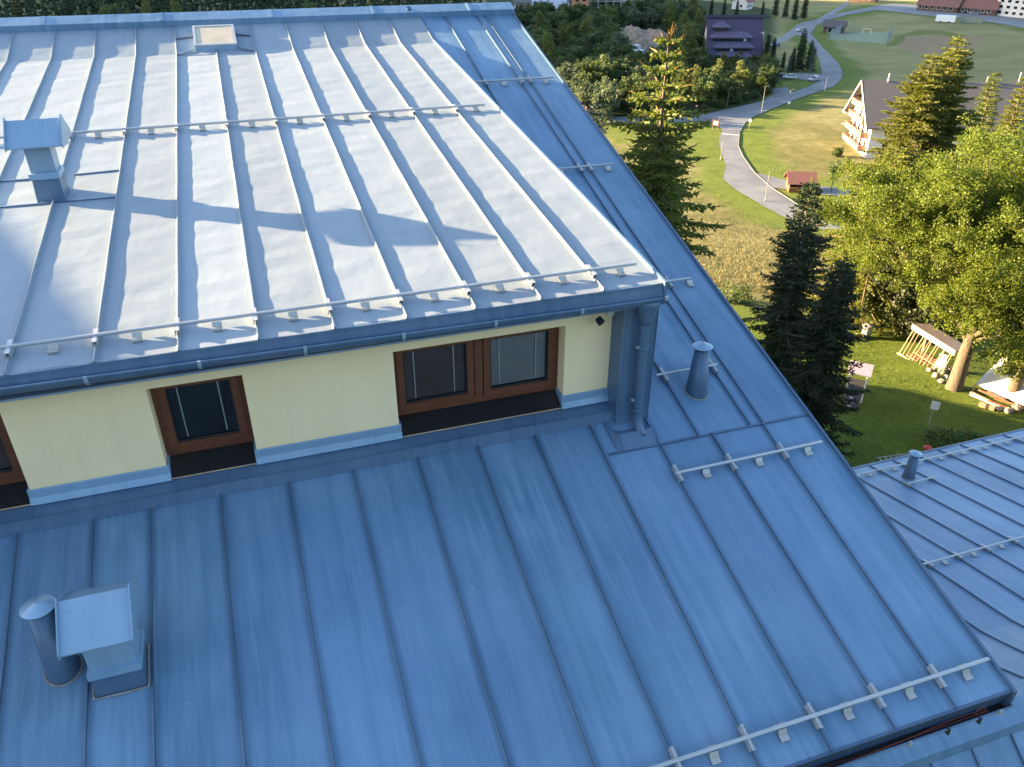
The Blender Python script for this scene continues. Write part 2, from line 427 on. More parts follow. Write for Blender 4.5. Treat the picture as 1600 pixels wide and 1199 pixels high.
w_in = inpoly(px_poly([(930,195),(1120,192),(1128,205),(1060,230),(960,225)]), CX, CY)
green_all = np.where(w_in, np.maximum(green_all, .8), green_all)
hillf = np.clip((GZ.ravel()-32)/10, 0, 1)+(np.hypot(CX-100, CY-200) > 800)+(CY < -75)
forest = np.clip(np.maximum(forest, hillf), 0, 1)
ca = gm.color_attributes.new('cover', 'FLOAT_COLOR', 'POINT')
arr = np.stack([np.clip(dry, 0, 1), green_all, forest, np.ones_like(dry)], 1).astype(np.float32)
ca.data.foreach_set('color', arr.ravel())
cb = gm.color_attributes.new('field', 'FLOAT_COLOR', 'POINT')
cb.data.foreach_set('color', np.stack([far, brown, gstrip, np.ones_like(far)], 1).astype(np.float32).ravel())
def ground_mat():
    n = N('meadow_ground')
    at = n.new('ShaderNodeAttribute'); at.attribute_name = 'cover'; sp = n.new('ShaderNodeSeparateColor'); n.link(at.outputs['Color'], sp.inputs[0])
    af = n.new('ShaderNodeAttribute'); af.attribute_name = 'field'; sf = n.new('ShaderNodeSeparateColor'); n.link(af.outputs['Color'], sf.inputs[0])
    big = n.noise(n.pos(), .045, 4, .6); mid = n.noise(n.pos(), .35, 5, .65); fine = n.noise(n.pos(), 5, 4, .7); vf = n.noise(n.pos(), 26, 3, .7)
    straw = n.ramp(mid, [(.28, (.11, .12, .04)), (.45, (.19, .18, .075)), (.62, (.26, .23, .11)), (.8, (.32, .28, .16))])
    straw = n.mix(n.ramp(big, [(.36, 0.0), (.56, .85)]), straw, n.ramp(mid, [(.3, (.07, .085, .024)), (.7, (.15, .14, .05))]))
    straw = n.mix(n.ramp(fine, [(.3, .55), (.6, 0.0)]), straw, (.075, .08, .025))
    hay = n.ramp(n.noise(n.pos(.6, 1.6, 1), .05, 5, .65), [(.25, (.145, .15, .058)), (.5, (.21, .195, .08)), (.75, (.28, .24, .115))])
    dryc = n.mix(sf.outputs[0], straw, hay)
    dryc = n.mix(sf.outputs[1], dryc, n.ramp(mid, [(.3, (.20, .15, .08)), (.7, (.27, .20, .115))]))
    grass = n.ramp(mid, [(.25, (.07, .105, .013)), (.55, (.12, .165, .02)), (.8, (.165, .205, .034))])
    grass = n.mix(n.ramp(fine, [(.35, .6), (.62, 0.0)]), grass, (.035, .062, .010))
    grass = n.mix(n.ramp(vf, [(.5, 0.0), (.72, .45)]), grass, (.12, .16, .035))
    k = n.mix(sp.outputs[1], dryc, grass)
    floor = n.ramp(fine, [(.3, (.022, .034, .012)), (.7, (.05, .065, .022))])
    k = n.mix(sp.outputs[2], k, floor)
    n.base(k, .9, 0, .15)
    add = n.new('ShaderNodeMath', operation='ADD'); n.link(fine, add.inputs[0]); n.link(vf, add.inputs[1])
    n.bump(add.outputs[0], .9, .12)
    return n.m
MT['ground'] = ground_mat()
ground = mko('ground', gm, MT['ground']); tag(ground, kind='structure')
MT['turf'] = plain('sports_turf', (.17, .21, .12), .9, 0, .15, .3)
pitch = sheet('sports_pitch', px_poly(pitch_poly), .09, MT['turf'])
# ------------------------------------------------------------------ the hotel whose roof fills the picture
TA, TB = math.tan(math.radians(16.396)), math.tan(math.radians(6.3394))
def ZM(y): return 50-6.39797+TA*y           # main roof plane
def ZD(y): return 50-3.68969+TB*y           # dormer roof plane
KY = (6.39797-3.68969)/(TA-TB)              # where the two planes meet
def ZT(y): return max(ZM(y), ZD(y))
EAVE, RIDGE, VERGE, DEDGE = 2.85, 15.80, 5.335, 3.55
HO = (-6.0, 14.0, 22.0)
hotel = thing('hotel_building', 'large cream hotel with blue standing seam metal roof and long dormer in the foreground', 'building', HO)
def hp(name, b, mat, parent=None, smooth=False): return mk(name, b, mat, parent or hotel, HO, smooth)

def panel(name, x0, x1, ys, zf, mat, parent, off, amp=.002, seam=True, sh=.028, seed=0, seam_from=None):
    """one metal pan with curved-up edges and the standing seam on its right side"""
    r = random.Random(seed); w = x1-x0; b = B()
    cx = [(.004, .007), (.018, .001), (.065, 0), (w*.33, 0), (w*.5, 0), (w*.67, 0), (w-.065, 0), (w-.018, .001), (w-.004, .007)]
    ph = [r.uniform(0, 6.28) for _ in range(6)]; nx = len(cx)
    for y in ys:
        for i, (dx, dz) in enumerate(cx):
            e = math.sin(math.pi*dx/w)
            rip = amp*e*(math.sin(y*17+ph[0]+3*dx)+.8*math.sin(y*9.3+ph[1]-5*dx)+.9*math.sin(y*4.1+ph[2])+.5*math.sin(y*31+ph[3]))
            b.v.append((x0+dx, y, zf(y)+dz+rip))
    for j in range(len(ys)-1):
        for i in range(nx-1): b.f.append((j*nx+i, j*nx+i+1, (j+1)*nx+i+1, (j+1)*nx+i))
    if seam:
        n0 = len(b.v); yy = [y for y in ys if seam_from is None or y <= seam_from]
        for y in yy:
            wv = .0012*math.sin(y*5+ph[4])
            for dx, dz in ((-.004, .001), (-.004, sh), (.004, sh), (.004, .001)): b.v.append((x1+dx+wv, y, zf(y)+dz))
        m = len(yy)
        for j in range(m-1):
            for i in range(3): b.f.append((n0+j*4+i, n0+j*4+i+1, n0+(j+1)*4+i+1, n0+(j+1)*4+i))
        b.f.append((n0, n0+3, n0+2, n0+1)); e = n0+(m-1)*4; b.f.append((e, e+1, e+2, e+3))
    o = mk(name, b, mat, parent, off); me = o.data
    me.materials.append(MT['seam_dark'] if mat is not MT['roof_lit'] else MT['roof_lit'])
    if seam:
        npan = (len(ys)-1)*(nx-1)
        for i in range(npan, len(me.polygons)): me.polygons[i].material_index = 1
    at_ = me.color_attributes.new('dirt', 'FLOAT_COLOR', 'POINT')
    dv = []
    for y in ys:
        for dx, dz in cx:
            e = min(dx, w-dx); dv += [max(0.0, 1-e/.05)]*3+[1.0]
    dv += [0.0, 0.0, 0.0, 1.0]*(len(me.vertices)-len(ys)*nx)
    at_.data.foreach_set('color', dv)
    return o
def yrange(a, b, n, extra=()): return sorted(set(list(np.linspace(a, b, n))+[e for e in extra if a < e < b]))

# body of the building under the roofs
wb = B().prism([(3.7, 20), (3.7, ZM(3.7)-.3), (16.05, ZM(16.05)-.3), (37.6, ZM(16.05)-.3-TA*21.55), (37.6, 20)], -18, 4.62)
hp('wall', wb, MT['stucco'])
wb = B().prism([(37.62, 20), (37.62, 36.2), (45.2, 33.7), (45.2, 20)], -18, 4.99); hp('rear_wall', wb, MT['stucco'])  # unseen rear block, added and shaped for its shadow on the lawn
hp('stair_tower', B().box((-16, 4, 40), (-12.0, 17, 49.55)).box((-16.1, 3.9, 49.55), (-12.0, 17.1, 49.74)), MT['stucco'])  # unseen block added to cast the slanting shade on the dormer roof
deck = B().prism([(EAVE+.02, ZM(EAVE)-.035), (16.05, ZM(16.05)-.035), (38.2, ZM(16.05)-.035-TA*22.15), (38.2, ZM(16.05)-.25-TA*22.15), (16.05, ZM(16.05)-.25), (EAVE+.02, ZM(EAVE)-.16)], -18.2, VERGE-.012)
main_roof = hp('main_roof', deck, MT['roof_trim'])
low_seams = [5.335, 4.755, 4.15, 3.55, 2.944, 2.344, 1.746, 1.143, .528, -.064, -.661, -1.257, -1.712, -2.298]+[-2.298-.6*k for k in range(1, 12)]
for i in range(len(low_seams)-1):
    x1, x0 = low_seams[i], low_seams[i+1]
    top = 5.84 if x0 > 3.5 else 6.30
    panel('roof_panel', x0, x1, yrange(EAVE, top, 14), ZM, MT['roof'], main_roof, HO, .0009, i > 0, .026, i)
up_seams = [5.335, 4.765, 4.61, 4.0, 3.55]
for i in range(4):
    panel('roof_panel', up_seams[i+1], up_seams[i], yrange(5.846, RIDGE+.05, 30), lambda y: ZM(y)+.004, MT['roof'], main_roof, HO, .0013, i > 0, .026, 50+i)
hp('cross_seam', B().bar((3.0, 5.842, ZM(5.842)+.008), (VERGE-.01, 5.842, ZM(5.842)+.008), .03, .012), MT['roof_trim'])
vt = B()
vt.prism([(EAVE-.03, ZM(EAVE-.03)+.03), (16.05, ZM(16.05)+.03), (16.05, ZM(16.05)-.19), (EAVE-.03, ZM(EAVE-.03)-.17)], VERGE-.01, VERGE+.022)
hp('verge_trim', vt, MT['roof_trim'])
hp('eave_drip', B().prism([(EAVE-.012, ZM(EAVE)+.006), (EAVE+.012, ZM(EAVE+.012)+.006), (EAVE+.03, ZM(EAVE)-.09), (EAVE+.012, ZM(EAVE)-.09)], -9, VERGE-.012), MT['roof_trim'])
hp('fascia_board', B().box((-9, EAVE+.13, ZM(EAVE)-.34), (VERGE-.04, EAVE+.18, ZM(EAVE)-.05)), MT['soffit'])
rc = [(15.795, ZM(15.8)-.02), (15.785, 48.355), (16.05, 48.455), (16.315, 48.355), (16.305, ZM(15.8)-.02)]
ridge = B().prism(rc, -18.3, VERGE+.03)
ridge_o = hp('ridge_cap', ridge, MT['roof'])
for k, x in enumerate((-.9, .9, 2.7, 4.5, -2.7)):
    hp('cap_joint', B().prism([(y+(.006 if y > 16.05 else -.006), z+.006) for y, z in rc], x-.03, x+.03), MT['roof'], ridge_o)
hp('vent_disc', B().tube([(3.35, 15.90, 48.40), (3.35, 15.885, 48.425)], .045, 12), MT['roof_trim'], ridge_o)
# dormer
dorm = B().prism([(6.13, ZD(6.13)-.03), (KY, ZD(KY)-.03), (KY, ZD(KY)-.14), (6.13, ZD(6.13)-.13)], -9, DEDGE-.02)
dormer = hp('dormer_roof', dorm, MT['roof_trim'])
ds = [DEDGE-.609*k for k in range(21)]
for i in range(20):
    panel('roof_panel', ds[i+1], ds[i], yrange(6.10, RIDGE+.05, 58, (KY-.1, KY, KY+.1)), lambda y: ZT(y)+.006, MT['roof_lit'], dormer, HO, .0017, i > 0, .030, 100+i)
hp('dormer_verge', B().prism([(6.06, ZD(6.06)+.035), (KY+.2, ZD(KY+.2)+.035), (KY+.2, ZD(KY+.2)-.05), (6.06, ZD(6.06)-.14)], DEDGE-.006, DEDGE+.02), MT['roof'])
hp('dormer_cheek', B().prism([(6.22, ZD(6.22)-.05), (KY-.15, ZD(KY-.15)-.02), (KY-.15, ZM(KY-.15)-.03), (6.22, ZM(6.22)-.05)], DEDGE-.05, DEDGE-.008), MT['roof_trim'])
hp('eave_fascia', B().prism([(6.092, ZD(6.1)+.004), (6.13, ZD(6.13)+.004), (6.15, ZD(6.1)-.14), (6.052, ZD(6.1)-.135), (6.060, ZD(6.1)-.115), (6.085, ZD(6.1)-.03)], -9, DEDGE-.008), MT['flash'])
hp('soffit', B().box((-9, 6.12, 46.76), (DEDGE-.05, 6.43, 46.78)), MT['soffit'])
# dormer wall with three openings
WY = 6.42; ZB, ZL, ZTOP = 45.55, 46.525, 46.765
opens = [(-2.93, -2.16), (-1.07, -.296), (1.023, 2.716)]
wall = B(); edges = [-9.0]+[e for o in opens for e in o]+[3.24]
for a, b in zip(edges[::2], edges[1::2]): wall.box((a, WY, ZB), (b, WY+.22, ZL))
wall.box((-9, WY, ZL), (3.24, WY+.22, ZTOP))
for a, b in opens: wall.box((a, WY+.03, ZB), (b, WY+.22, 45.612))
hp('dormer_wall', wall, MT['stucco'])
hp('room_shell', B().box((-9, 8.4, 45.3), (3.2, 8.5, 46.9)).box((-9, 6.65, 45.6), (3.2, 8.4, 45.62)).box((-9, 6.65, 46.8), (3.2, 8.4, 46.82)), MT['dark'])
hp('apron_flashing', B().prism([(6.222, ZM(6.222)+.004), (6.25, 45.565), (6.425, 45.597), (6.5, 45.597), (6.5, ZM(6.3))], -9, 3.23), MT['flash'])
hp('apron_fold', B().box((-9, 6.236, 45.563), (3.225, 6.252, 45.5695)), MT['flash'])
for k, x in enumerate((-1.55, .35, 2.1)):
    hp('apron_joint', B().prism([(6.2195, ZM(6.222)+.012), (6.247, 45.568), (6.41, 45.6), (6.41, 45.59), (6.25, 45.555), (6.227, ZM(6.222)+.012)], x-.012, x+.012), MT['flash'])
for a, b in zip(edges[::2], edges[1::2]):
    sk = B(); left = a > -8.9; right = b < 3.2
    prof = [(WY-.008, 45.738), (WY-.016, 45.73), (WY-.022, 45.66), (WY-.05, 45.602), (WY-.004, 45.60)]
    sk.prism(prof, a-(.02 if left else 0), b+(.02 if right else 0))
    for s, x in ((left, a), (right, b)):     # returns into the window reveals
        if s:
            d = -1 if x == a else 1
            sk.box((min(x+d*.003, x+d*.022), WY-.006, 45.605), (max(x+d*.003, x+d*.022), WY+.175, 45.738))
    hp('wall_skirting', sk, MT['skirt'])

def window(x0, x1, sashes, blind_mats):
    y = WY+.165; z0, z1 = 45.725, 46.535
    f = B(); fw = .055
    f.box((x0+.004, y, z0), (x1-.004, y+.07, z0+.075)); f.box((x0+.004, y, z1-fw), (x1-.004, y+.07, z1))
    f.box((x0+.004, y+.001, z0+.075), (x0+fw, y+.07, z1-fw)); f.box((x1-fw, y+.001, z0+.075), (x1-.004, y+.07, z1-fw))
    if len(sashes) > 1: f.box((1.835, y-.012, z0+.0755), (1.915, y+.07, z1-fw))
    w = hp('window', f, MT['frame'])
    for (a, b), bm in zip(sashes, blind_mats):
        s = B(); q = y-.018; sw = .068; za, zb = z0+.06, z1-.045
        s.box((a, q, za), (b, q+.06, za+sw)); s.box((a, q, zb-sw), (b, q+.06, zb)); s.box((a, q+.001, za+sw), (a+sw, q+.06, zb-sw)); s.box((b-sw, q+.001, za+sw), (b, q+.06, zb-sw))
        hp('sash', s, MT['frame'], w)
        g = B(); g.box((a+sw, q+.012, za+sw), (b-sw, q+.02, za+sw+.02)); g.box((a+sw, q+.012, zb-sw-.012), (b-sw, q+.02, zb-sw)); g.box((a+sw, q+.0125, za+sw+.02), (a+sw+.012, q+.02, zb-sw-.012)); g.box((b-sw-.012, q+.0125, za+sw+.02), (b-sw, q+.02, zb-sw-.012))
        hp('gasket', g, MT['blackrub'], w)
        hp('pane', B().add([(a+sw, q+.022, za+sw), (b-sw, q+.022, za+sw), (b-sw, q+.022, zb-sw), (a+sw, q+.022, zb-sw)], [(0,1,2,3)]), MT['glass'], w)
        bl = B(); n = 26
        for k in range(n):
            zz = za+sw+.025+(zb-za-2*sw-.03)*k/(n-1)
            bl.add([(a+sw+.015, q+.050, zz-.008), (b-sw-.015, q+.050, zz-.008), (b-sw-.015, q+.064, zz+.010), (a+sw+.015, q+.064, zz+.010)], [(0,1,2,3)])
        hp('blind', bl, bm, w)['kind'] = 'stuff'
        for t in (.17, .80):
            xx = a+sw+(b-a-2*sw)*t; hp('blind_cord', B().box((xx-.005, q+.040, za+sw+.03), (xx+.005, q+.045, zb-sw)), MT['cord'], w)
    hp('sill', B().prism([(WY-.03, 45.604), (WY-.028, 45.612), (y+.01, z0+.001), (y+.01, z0-.02), (WY+.03, 45.604)], x0+.024, x1-.024), MT['black'], w)
    hp('sill_edge', B().box((x0+.024, WY-.036, 45.6025), (x1-.024, WY-.031, 45.613)), MT['palewood'], w)
    return w
window(-2.93, -2.16, [(-2.885, -2.205)], [MT['blind']])
window(-1.07, -.296, [(-1.02, -.345)], [MT['dark']])
window(1.023, 2.716, [(1.068, 1.825), (1.925, 2.67)], [MT['blind'], MT['blindgrey']])
# corner cladding column at the dormer's end, its foot sweeping out on to the roof
cp = [(6.2, 46.86), (6.2, 45.50), (6.185, 45.43), (6.13, 45.39), (6.02, ZM(6.02)+.04), (5.845, ZM(5.845)+.012)]
cl = B()
xl = [3.225, 3.225, 3.222, 3.21, 3.185, 3.155]; xr = [3.585, 3.585, 3.585, 3.583, 3.575, 3.555]
n = len(cp)
for (y, z), a, b in zip(cp, xl, xr): cl.v += [(a, y, z), (b, y, z)]
cl.f = [(2*i, 2*i+1, 2*i+3, 2*i+2) for i in range(n-1)]
k0 = len(cl.v); cl.v += [(3.205, 6.43, 46.86), (3.205, 6.43, 45.45), (3.20, 6.40, 45.40), (3.13, 6.3, ZM(6.3)+.02), (3.10, 6.15, ZM(6.15)+.014), (3.09, 5.9, ZM(5.9)+.01)]
for i in range(n-1): cl.f.append((2*i, 2*(i+1), k0+i+1, k0+i))
k1 = len(cl.v); cl.v += [(3.59, 6.45, 46.86), (3.59, 6.45, 45.3), (3.59, 6.45, ZM(6.4)), (3.585, 6.35, ZM(6.3)), (3.58, 6.1, ZM(6.1)), (3.56, 5.9, ZM(5.9))]
for i in range(n-1): cl.f.append((2*i+1, k1+i, k1+i+1, 2*(i+1)+1))
hp('corner_cladding', cl, MT['flash'])
hp('cladding_fold', B().tube([(a, y-.003, z) for (y, z), a in zip(cp, xl)], .006, 5).tube([(b, y-.003, z) for (y, z), b in zip(cp, xr)], .006, 5), MT['roof'])

def half_gutter(name, x0, x1, yc, zc0, zc1, r, mat, parent=None):
    b = B(); m = 12
    for x, zc in ((x0, zc0), (x1, zc1)):
        for rr in (r, r-.006):
            for k in range(m+1):
                a = math.pi+math.pi*k/m; b.v.append((x, yc+rr*math.cos(a), zc+rr*math.sin(a)))
    A, I, A2, I2 = 0, m+1, 2*(m+1), 3*(m+1)
    for k in range(m): b.f.append((A+k, A+k+1, A2+k+1, A2+k))
    i0 = len(b.f)
    for k in range(m): b.f.append((I+k, I2+k, I2+k+1, I+k+1))
    i1 = len(b.f)
    for e in (0, 2*(m+1)): b.f.append(tuple(e+k for k in range(m+1)))
    b.tube([(x0, yc-r, zc0), (x1, yc-r, zc1)], .011, 8); b.bar((x0, yc+r, zc0), (x1, yc+r, zc1), .008, .03)
    o = hp(name, b, mat, parent); o.data.materials.append(MT['gdirt'])
    for i in range(i0, i1): o.data.polygons[i].material_index = 1
    return o
GZ0, GZ1 = 47.012, 46.885
gut = half_gutter('gutter', -9, DEDGE+.005, 6.078, GZ0, GZ1, .088, MT['flash'])
for k in range(-11, 6):
    x = -.572+.815*k
    if x < 3.5:
        z = GZ0+(GZ1-GZ0)*(x+9)/12.55
        g = B(); pts = [(x, 6.078+.096*math.cos(math.pi+math.pi*t/8), z+.096*math.sin(math.pi+math.pi*t/8)) for t in range(0, 9)]
        for p, q in zip(pts[:-1], pts[1:]): g.bar(p, q, .03, .005, (1, 0, 0)) if False else g.bar(p, q, .005, .03, (1, 0, 0))
        g.box((x-.014, 5.972, z-.03), (x+.014, 5.984, z+.016)); hp('gutter_bracket', g, MT['hood'], gut)
hp('bracket_tip', B().box((3.515, 5.965, 46.875), (3.545, 5.99, 46.91)), MT['galv'], gut)
# down pipe
dp = hp('downpipe', B().tube([(3.405, 6.115, 46.75), (3.41, 6.115, 46.2), (3.418, 6.115, 45.62), (3.42, 6.11, 45.52), (3.423, 6.085, 45.44), (3.427, 6.03, 45.385), (3.43, 5.985, 45.36)], [.048]*5+[.049, .05], 16, False)
        .lathe((3.402, 6.085, 46.60), [(.05, 0), (.056, .03), (.118, .22), (.122, .25)], 18), MT['flash'], smooth=True)
for z in (46.62, 46.32, 45.72, 45.60): hp('pipe_joint', B().lathe((3.41, 6.115, z), [(.050, 0), (.053, .004), (.053, .016), (.050, .02)], 16), MT['flash'], dp)
for z in (46.33, 45.73): hp('pipe_clip', B().box((3.335, 6.10, z), (3.362, 6.13, z+.022)), MT['galv'], dp)
hp('pipe_mouth', B().tube([(3.4301, 5.983, 45.3595), (3.4302, 5.981, 45.358)], .044, 14), MT['dark'], dp)
hp('heating_cable', B().tube([(3.43, 5.99, 45.365), (3.432, 5.94, 45.35), (3.436, 5.90, 45.335)], .006, 6), MT['redcable'], dp)
hp('cable_end', B().tube([(3.436, 5.90, 45.335), (3.43, 5.86, 45.325), (3.405, 5.835, 45.322)], .008, 6), MT['blackrub'], dp)
# security lamp under the gutter's end
lamp = hp('security_lamp', B().box((3.05, 6.36, 46.66), (3.19, 6.41, 46.70)).bar((3.16, 6.2, 46.72), (3.17, 6.38, 46.68), .012, .012).box((3.08, 6.27, 46.64), (3.15, 6.36, 46.70)), MT['galv'])
hp('lamp_lens', B().tube([(3.01, 6.33, 46.60), (3.03, 6.28, 46.57)], [.035, .04], 12), MT['darkglass'], lamp)

# snow guards: rail, a clamp on each seam, a pad between
def snow_guard(root, off, x0, x1, y, zf, seams, pads=True, slope=TA, up=.062, mat='galv', pk=1.0):
    nrm = np.array([0, -slope, 1]); nrm /= np.linalg.norm(nrm); tv = np.array([0, 1, slope]); tv /= np.linalg.norm(tv)
    P = lambda x, s, h: np.array([x, y, zf(y)])+tv*s+nrm*h
    rail = mk('snow_guard', B().tube([P(x0, 0, up), P(x1, 0, up)], .0165, 10), MT[mat], root, off)
    ins = sorted(s for s in seams if x0-.05 < s < x1+.05)
    for s in ins:
        mk('bracket', B().bar(P(s-.014, -.095, .04), P(s-.014, .095, .04), .009, .05, nrm).bar(P(s+.014, -.095, .04), P(s+.014, .095, .04), .009, .05, nrm)
           .bar(P(s, -.1, .062), P(s, .1, .062), .036, .006, nrm).tube([P(s-.025, -.05, .045), P(s+.025, -.05, .045)], .008, 6), MT['galv'], rail, off)
    if pads:
        mids = [(a+b)/2 for a, b in zip(ins[:-1], ins[1:]) if b-a > .3]
        if ins and x1-ins[-1] > .25: mids.append(ins[-1]+.28)
        for m in mids:
            mk('pad', B().bar(P(m, -.02, .05), P(m, -.062, .006), .075*pk, .006, (0, 0, 1)).bar(P(m, -.055, .012), P(m, -.1, .014), .075*pk, .016, nrm)
               .bar(P(m, .012, .066), P(m, .03, .03), .085, .006, nrm), MT['pad'], rail, off)
    return rail
snow_guard(hotel, HO, -8.8, 5.28, 3.11, ZM, low_seams[1:])
snow_guard(hotel, HO, 3.52, 5.215, 5.45, ZM, low_seams[1:])
snow_guard(hotel, HO, 3.6, 5.06, 8.075, lambda y: ZM(y)+.004, up_seams[1:4])
snow_guard(hotel, HO, 3.6, 5.14, 10.63, lambda y: ZM(y)+.004, up_seams[1:4])
snow_guard(hotel, HO, 3.6, 5.19, 13.24, lambda y: ZM(y)+.004, up_seams[1:4])
snow_guard(hotel, HO, 3.90, 4.66, 6.67, lambda y: ZM(y)+.004, [4.0, 4.61], False)
snow_guard(hotel, HO, -8.6, 3.40, 6.40, lambda y: ZD(y)+.006, ds[1:], slope=TB)
snow_guard(hotel, HO, -8.6, 3.36, 11.2, lambda y: ZD(y)+.006, ds[1:], slope=TB)

def pipe_vent(root, off, P, h, r0, r1, cap, slope, label=None):
    x, y, z = P
    b = mk('vent_pipe', B().lathe((x, y, z-.08), [(r0*1.02, 0), (r0, .08), (r1, h+.08), (r1*.9, h+.08)], 20), MT['flash'], root, off, True)
    mk('seal_ring', B().tube([(x+r0*1.07*math.cos(a), y+r0*1.07*math.sin(a), z+.006+slope*r0*1.07*math.sin(a)) for a in np.linspace(0, 2*math.pi, 25)], .010, 6), MT['seal'], b, off)
    mk('pipe_throat', B().lathe((x, y, z+h-.005), [(r1*.85, 0), (r1*.85, .03)], 16), MT['dark'], b, off)
    st = B()
    for k in range(3):
        a = 2.1*k+.4; st.box((x+r1*.9*math.cos(a)-.008, y+r1*.9*math.sin(a)-.008, z+h-.01), (x+r1*.9*math.cos(a)+.008, y+r1*.9*math.sin(a)+.008, z+h+.045))
    mk('cap_strut', st, MT['flash'], b, off)
    mk('cap', B().lathe((x, y, z+h+.032), [(cap, 0), (cap*1.01, .006), (cap*.5, .03), (.012, .048), (.01, .055)], 24), MT['hood'], b, off)
    if label: b['label'] = label
    return b
pipe_vent(hotel, HO, (4.278, 6.41, ZM(6.41)), .52, .118, .078, .108, TA, 'tall tapered blue vent pipe with conical cap beside the dormer')
pipe_vent(hotel, HO, (-1.886, 4.95, ZM(4.95)), .62, .118, .088, .118, TA, 'blue vent pipe with round cap next to the box vent')
def box_vent(x0, x1, yf, yb, zf, hc, hd, hw, ridge_z, eave_z, yr, dy, lab):
    """sheet-metal extract: curb, collar, duct and a little gable hood"""
    z = zf(yf); b = B()
    b.hexa([(x0, yf, zf(yf)-.03), (x1, yf, zf(yf)-.03), (x1, yb, zf(yb)-.03), (x0, yb, zf(yb)-.03), (x0+.012, yf+.01, z+hc), (x1-.012, yf+.01, z+hc), (x1-.012, yb-.01, z+hc), (x0+.012, yb-.01, z+hc)])
    o = hp('box_vent', b, MT['flash']); o['label'] = lab
    hp('collar', B().box((x0-.004, yf-.012, z+hc), (x1+.004, yb+.01, z+hc+.062)), MT['skirt'], o)
    hp('duct', B().box((x0+.018, yf+.02, z+hc+.062), (x1-.018, yb-.02, hd)), MT['hood'], o)
    a, c = hw; t = .012; dz = (ridge_z-eave_z)
    hp('hood_lid', B().prism([(yr, ridge_z), (yr-dy, eave_z), (yr-dy, eave_z-t), (yr, ridge_z-t)], a, c).prism([(yr, ridge_z), (yr+dy, eave_z), (yr+dy, eave_z-t), (yr, ridge_z-t)], a, c), MT['hood'], o)
    for x in (a, c):
        hp('hood_cheek', B().prism([(yr, ridge_z+.035), (yr-dy-.012, eave_z+.02), (yr-dy-.012, eave_z-.025), (yr+dy+.012, eave_z-.025), (yr+dy+.012, eave_z+.02)], x-.005, x+.005), MT['hood'], o)
    sc_ = B()
    for k in range(7):
        u, w = random.uniform(.1, .9), random.uniform(.15, .9); sc_.lathe((a+(c-a)*u, yr-dy*w, ridge_z-dz*w+.001), [(.005, 0), (.004, .005)], 6)
    hp('rivet', sc_, MT['galv'], o)
    return o
v1 = box_vent(-1.655, -1.30, 4.665, 4.99, ZM, .20, 45.595, (-1.745, -1.268), 45.765, 45.555, 4.9, .32, 'grey sheet metal box vent with gable hood on the lower roof slope')
hp('seal', B().tube([(-1.68, 4.99, ZM(4.99)+.008), (-1.668, 4.655, ZM(4.655)+.01), (-1.48, 4.65, ZM(4.65)+.012), (-1.29, 4.655, ZM(4.655)+.01), (-1.287, 4.99, ZM(4.99)+.008)], .011, 6), MT['seal'], v1)
v2 = box_vent(-2.09, -1.815, 9.29, 9.60, ZD, .24, 47.975, (-2.205, -1.688), 48.14, 47.93, 9.5, .30, 'grey sheet metal box vent with gable hood on the sunlit dormer roof')
hp('vent_flashing', B().bar((-2.75, 9.245, ZD(9.245)+.012), (-1.34, 9.245, ZD(9.245)+.012), .03, .012).bar((-2.75, 9.95, ZD(9.95)+.012), (-2.1, 9.95, ZD(9.95)+.012), .03, .012).bar((-1.8, 9.97, ZD(9.97)+.012), (-1.34, 10.0, ZD(10.0)+.012), .03, .012), MT['roof_trim'], v2)
# skylight near the ridge
sk = hp('skylight', B().hexa([(-.42, 14.88, ZT(14.88)), (.225, 14.88, ZT(14.88)), (.225, 15.58, ZT(15.58)), (-.42, 15.58, ZT(15.58)), (-.42, 14.88, ZT(14.88)+.08), (.225, 14.88, ZT(14.88)+.08), (.225, 15.58, ZT(15.58)+.08), (-.42, 15.58, ZT(15.58)+.08)]), MT['skirt'])
sk['label'] = 'small frosted roof window below the ridge cap'
hp('skylight_pane', B().hexa([(-.385, 14.915, ZT(14.915)+.081), (.19, 14.915, ZT(14.915)+.081), (.19, 15.545, ZT(15.545)+.081), (-.385, 15.545, ZT(15.545)+.081), (-.385, 14.915, ZT(14.915)+.092), (.19, 14.915, ZT(14.915)+.092), (.19, 15.545, ZT(15.545)+.092), (-.385, 15.545, ZT(15.545)+.092)]), MT['skyglass'], sk)
fr = B()
for a, b in (((-.43, 14.87), (.235, 14.91)), ((-.43, 15.55), (.235, 15.59)), ((-.43, 14.911), (-.39, 15.549)), ((.195, 14.911), (.235, 15.549))):
    fr.hexa([(a[0], a[1], ZT(a[1])+.0805), (b[0], a[1], ZT(a[1])+.0805), (b[0], b[1], ZT(b[1])+.0805), (a[0], b[1], ZT(b[1])+.0805), (a[0], a[1], ZT(a[1])+.10), (b[0], a[1], ZT(a[1])+.10), (b[0], b[1], ZT(b[1])+.10), (a[0], b[1], ZT(b[1])+.10)])
hp('skylight_frame', fr, MT['galv'], sk)
for p_, q_ in (((-.72, 15.32, .02), (-.43, 15.38, .03)), ((.24, 15.40, .03), (.47, 15.34, .02)), ((-.72, 14.72, .02), (-.43, 14.86, .05)), ((.24, 14.86, .05), (.47, 14.76, .02))):
    hp('skylight_flashing', B().bar((p_[0], p_[1], ZT(p_[1])+p_[2]), (q_[0], q_[1], ZT(q_[1])+q_[2]), .05, .01), MT['roof_trim'], sk)
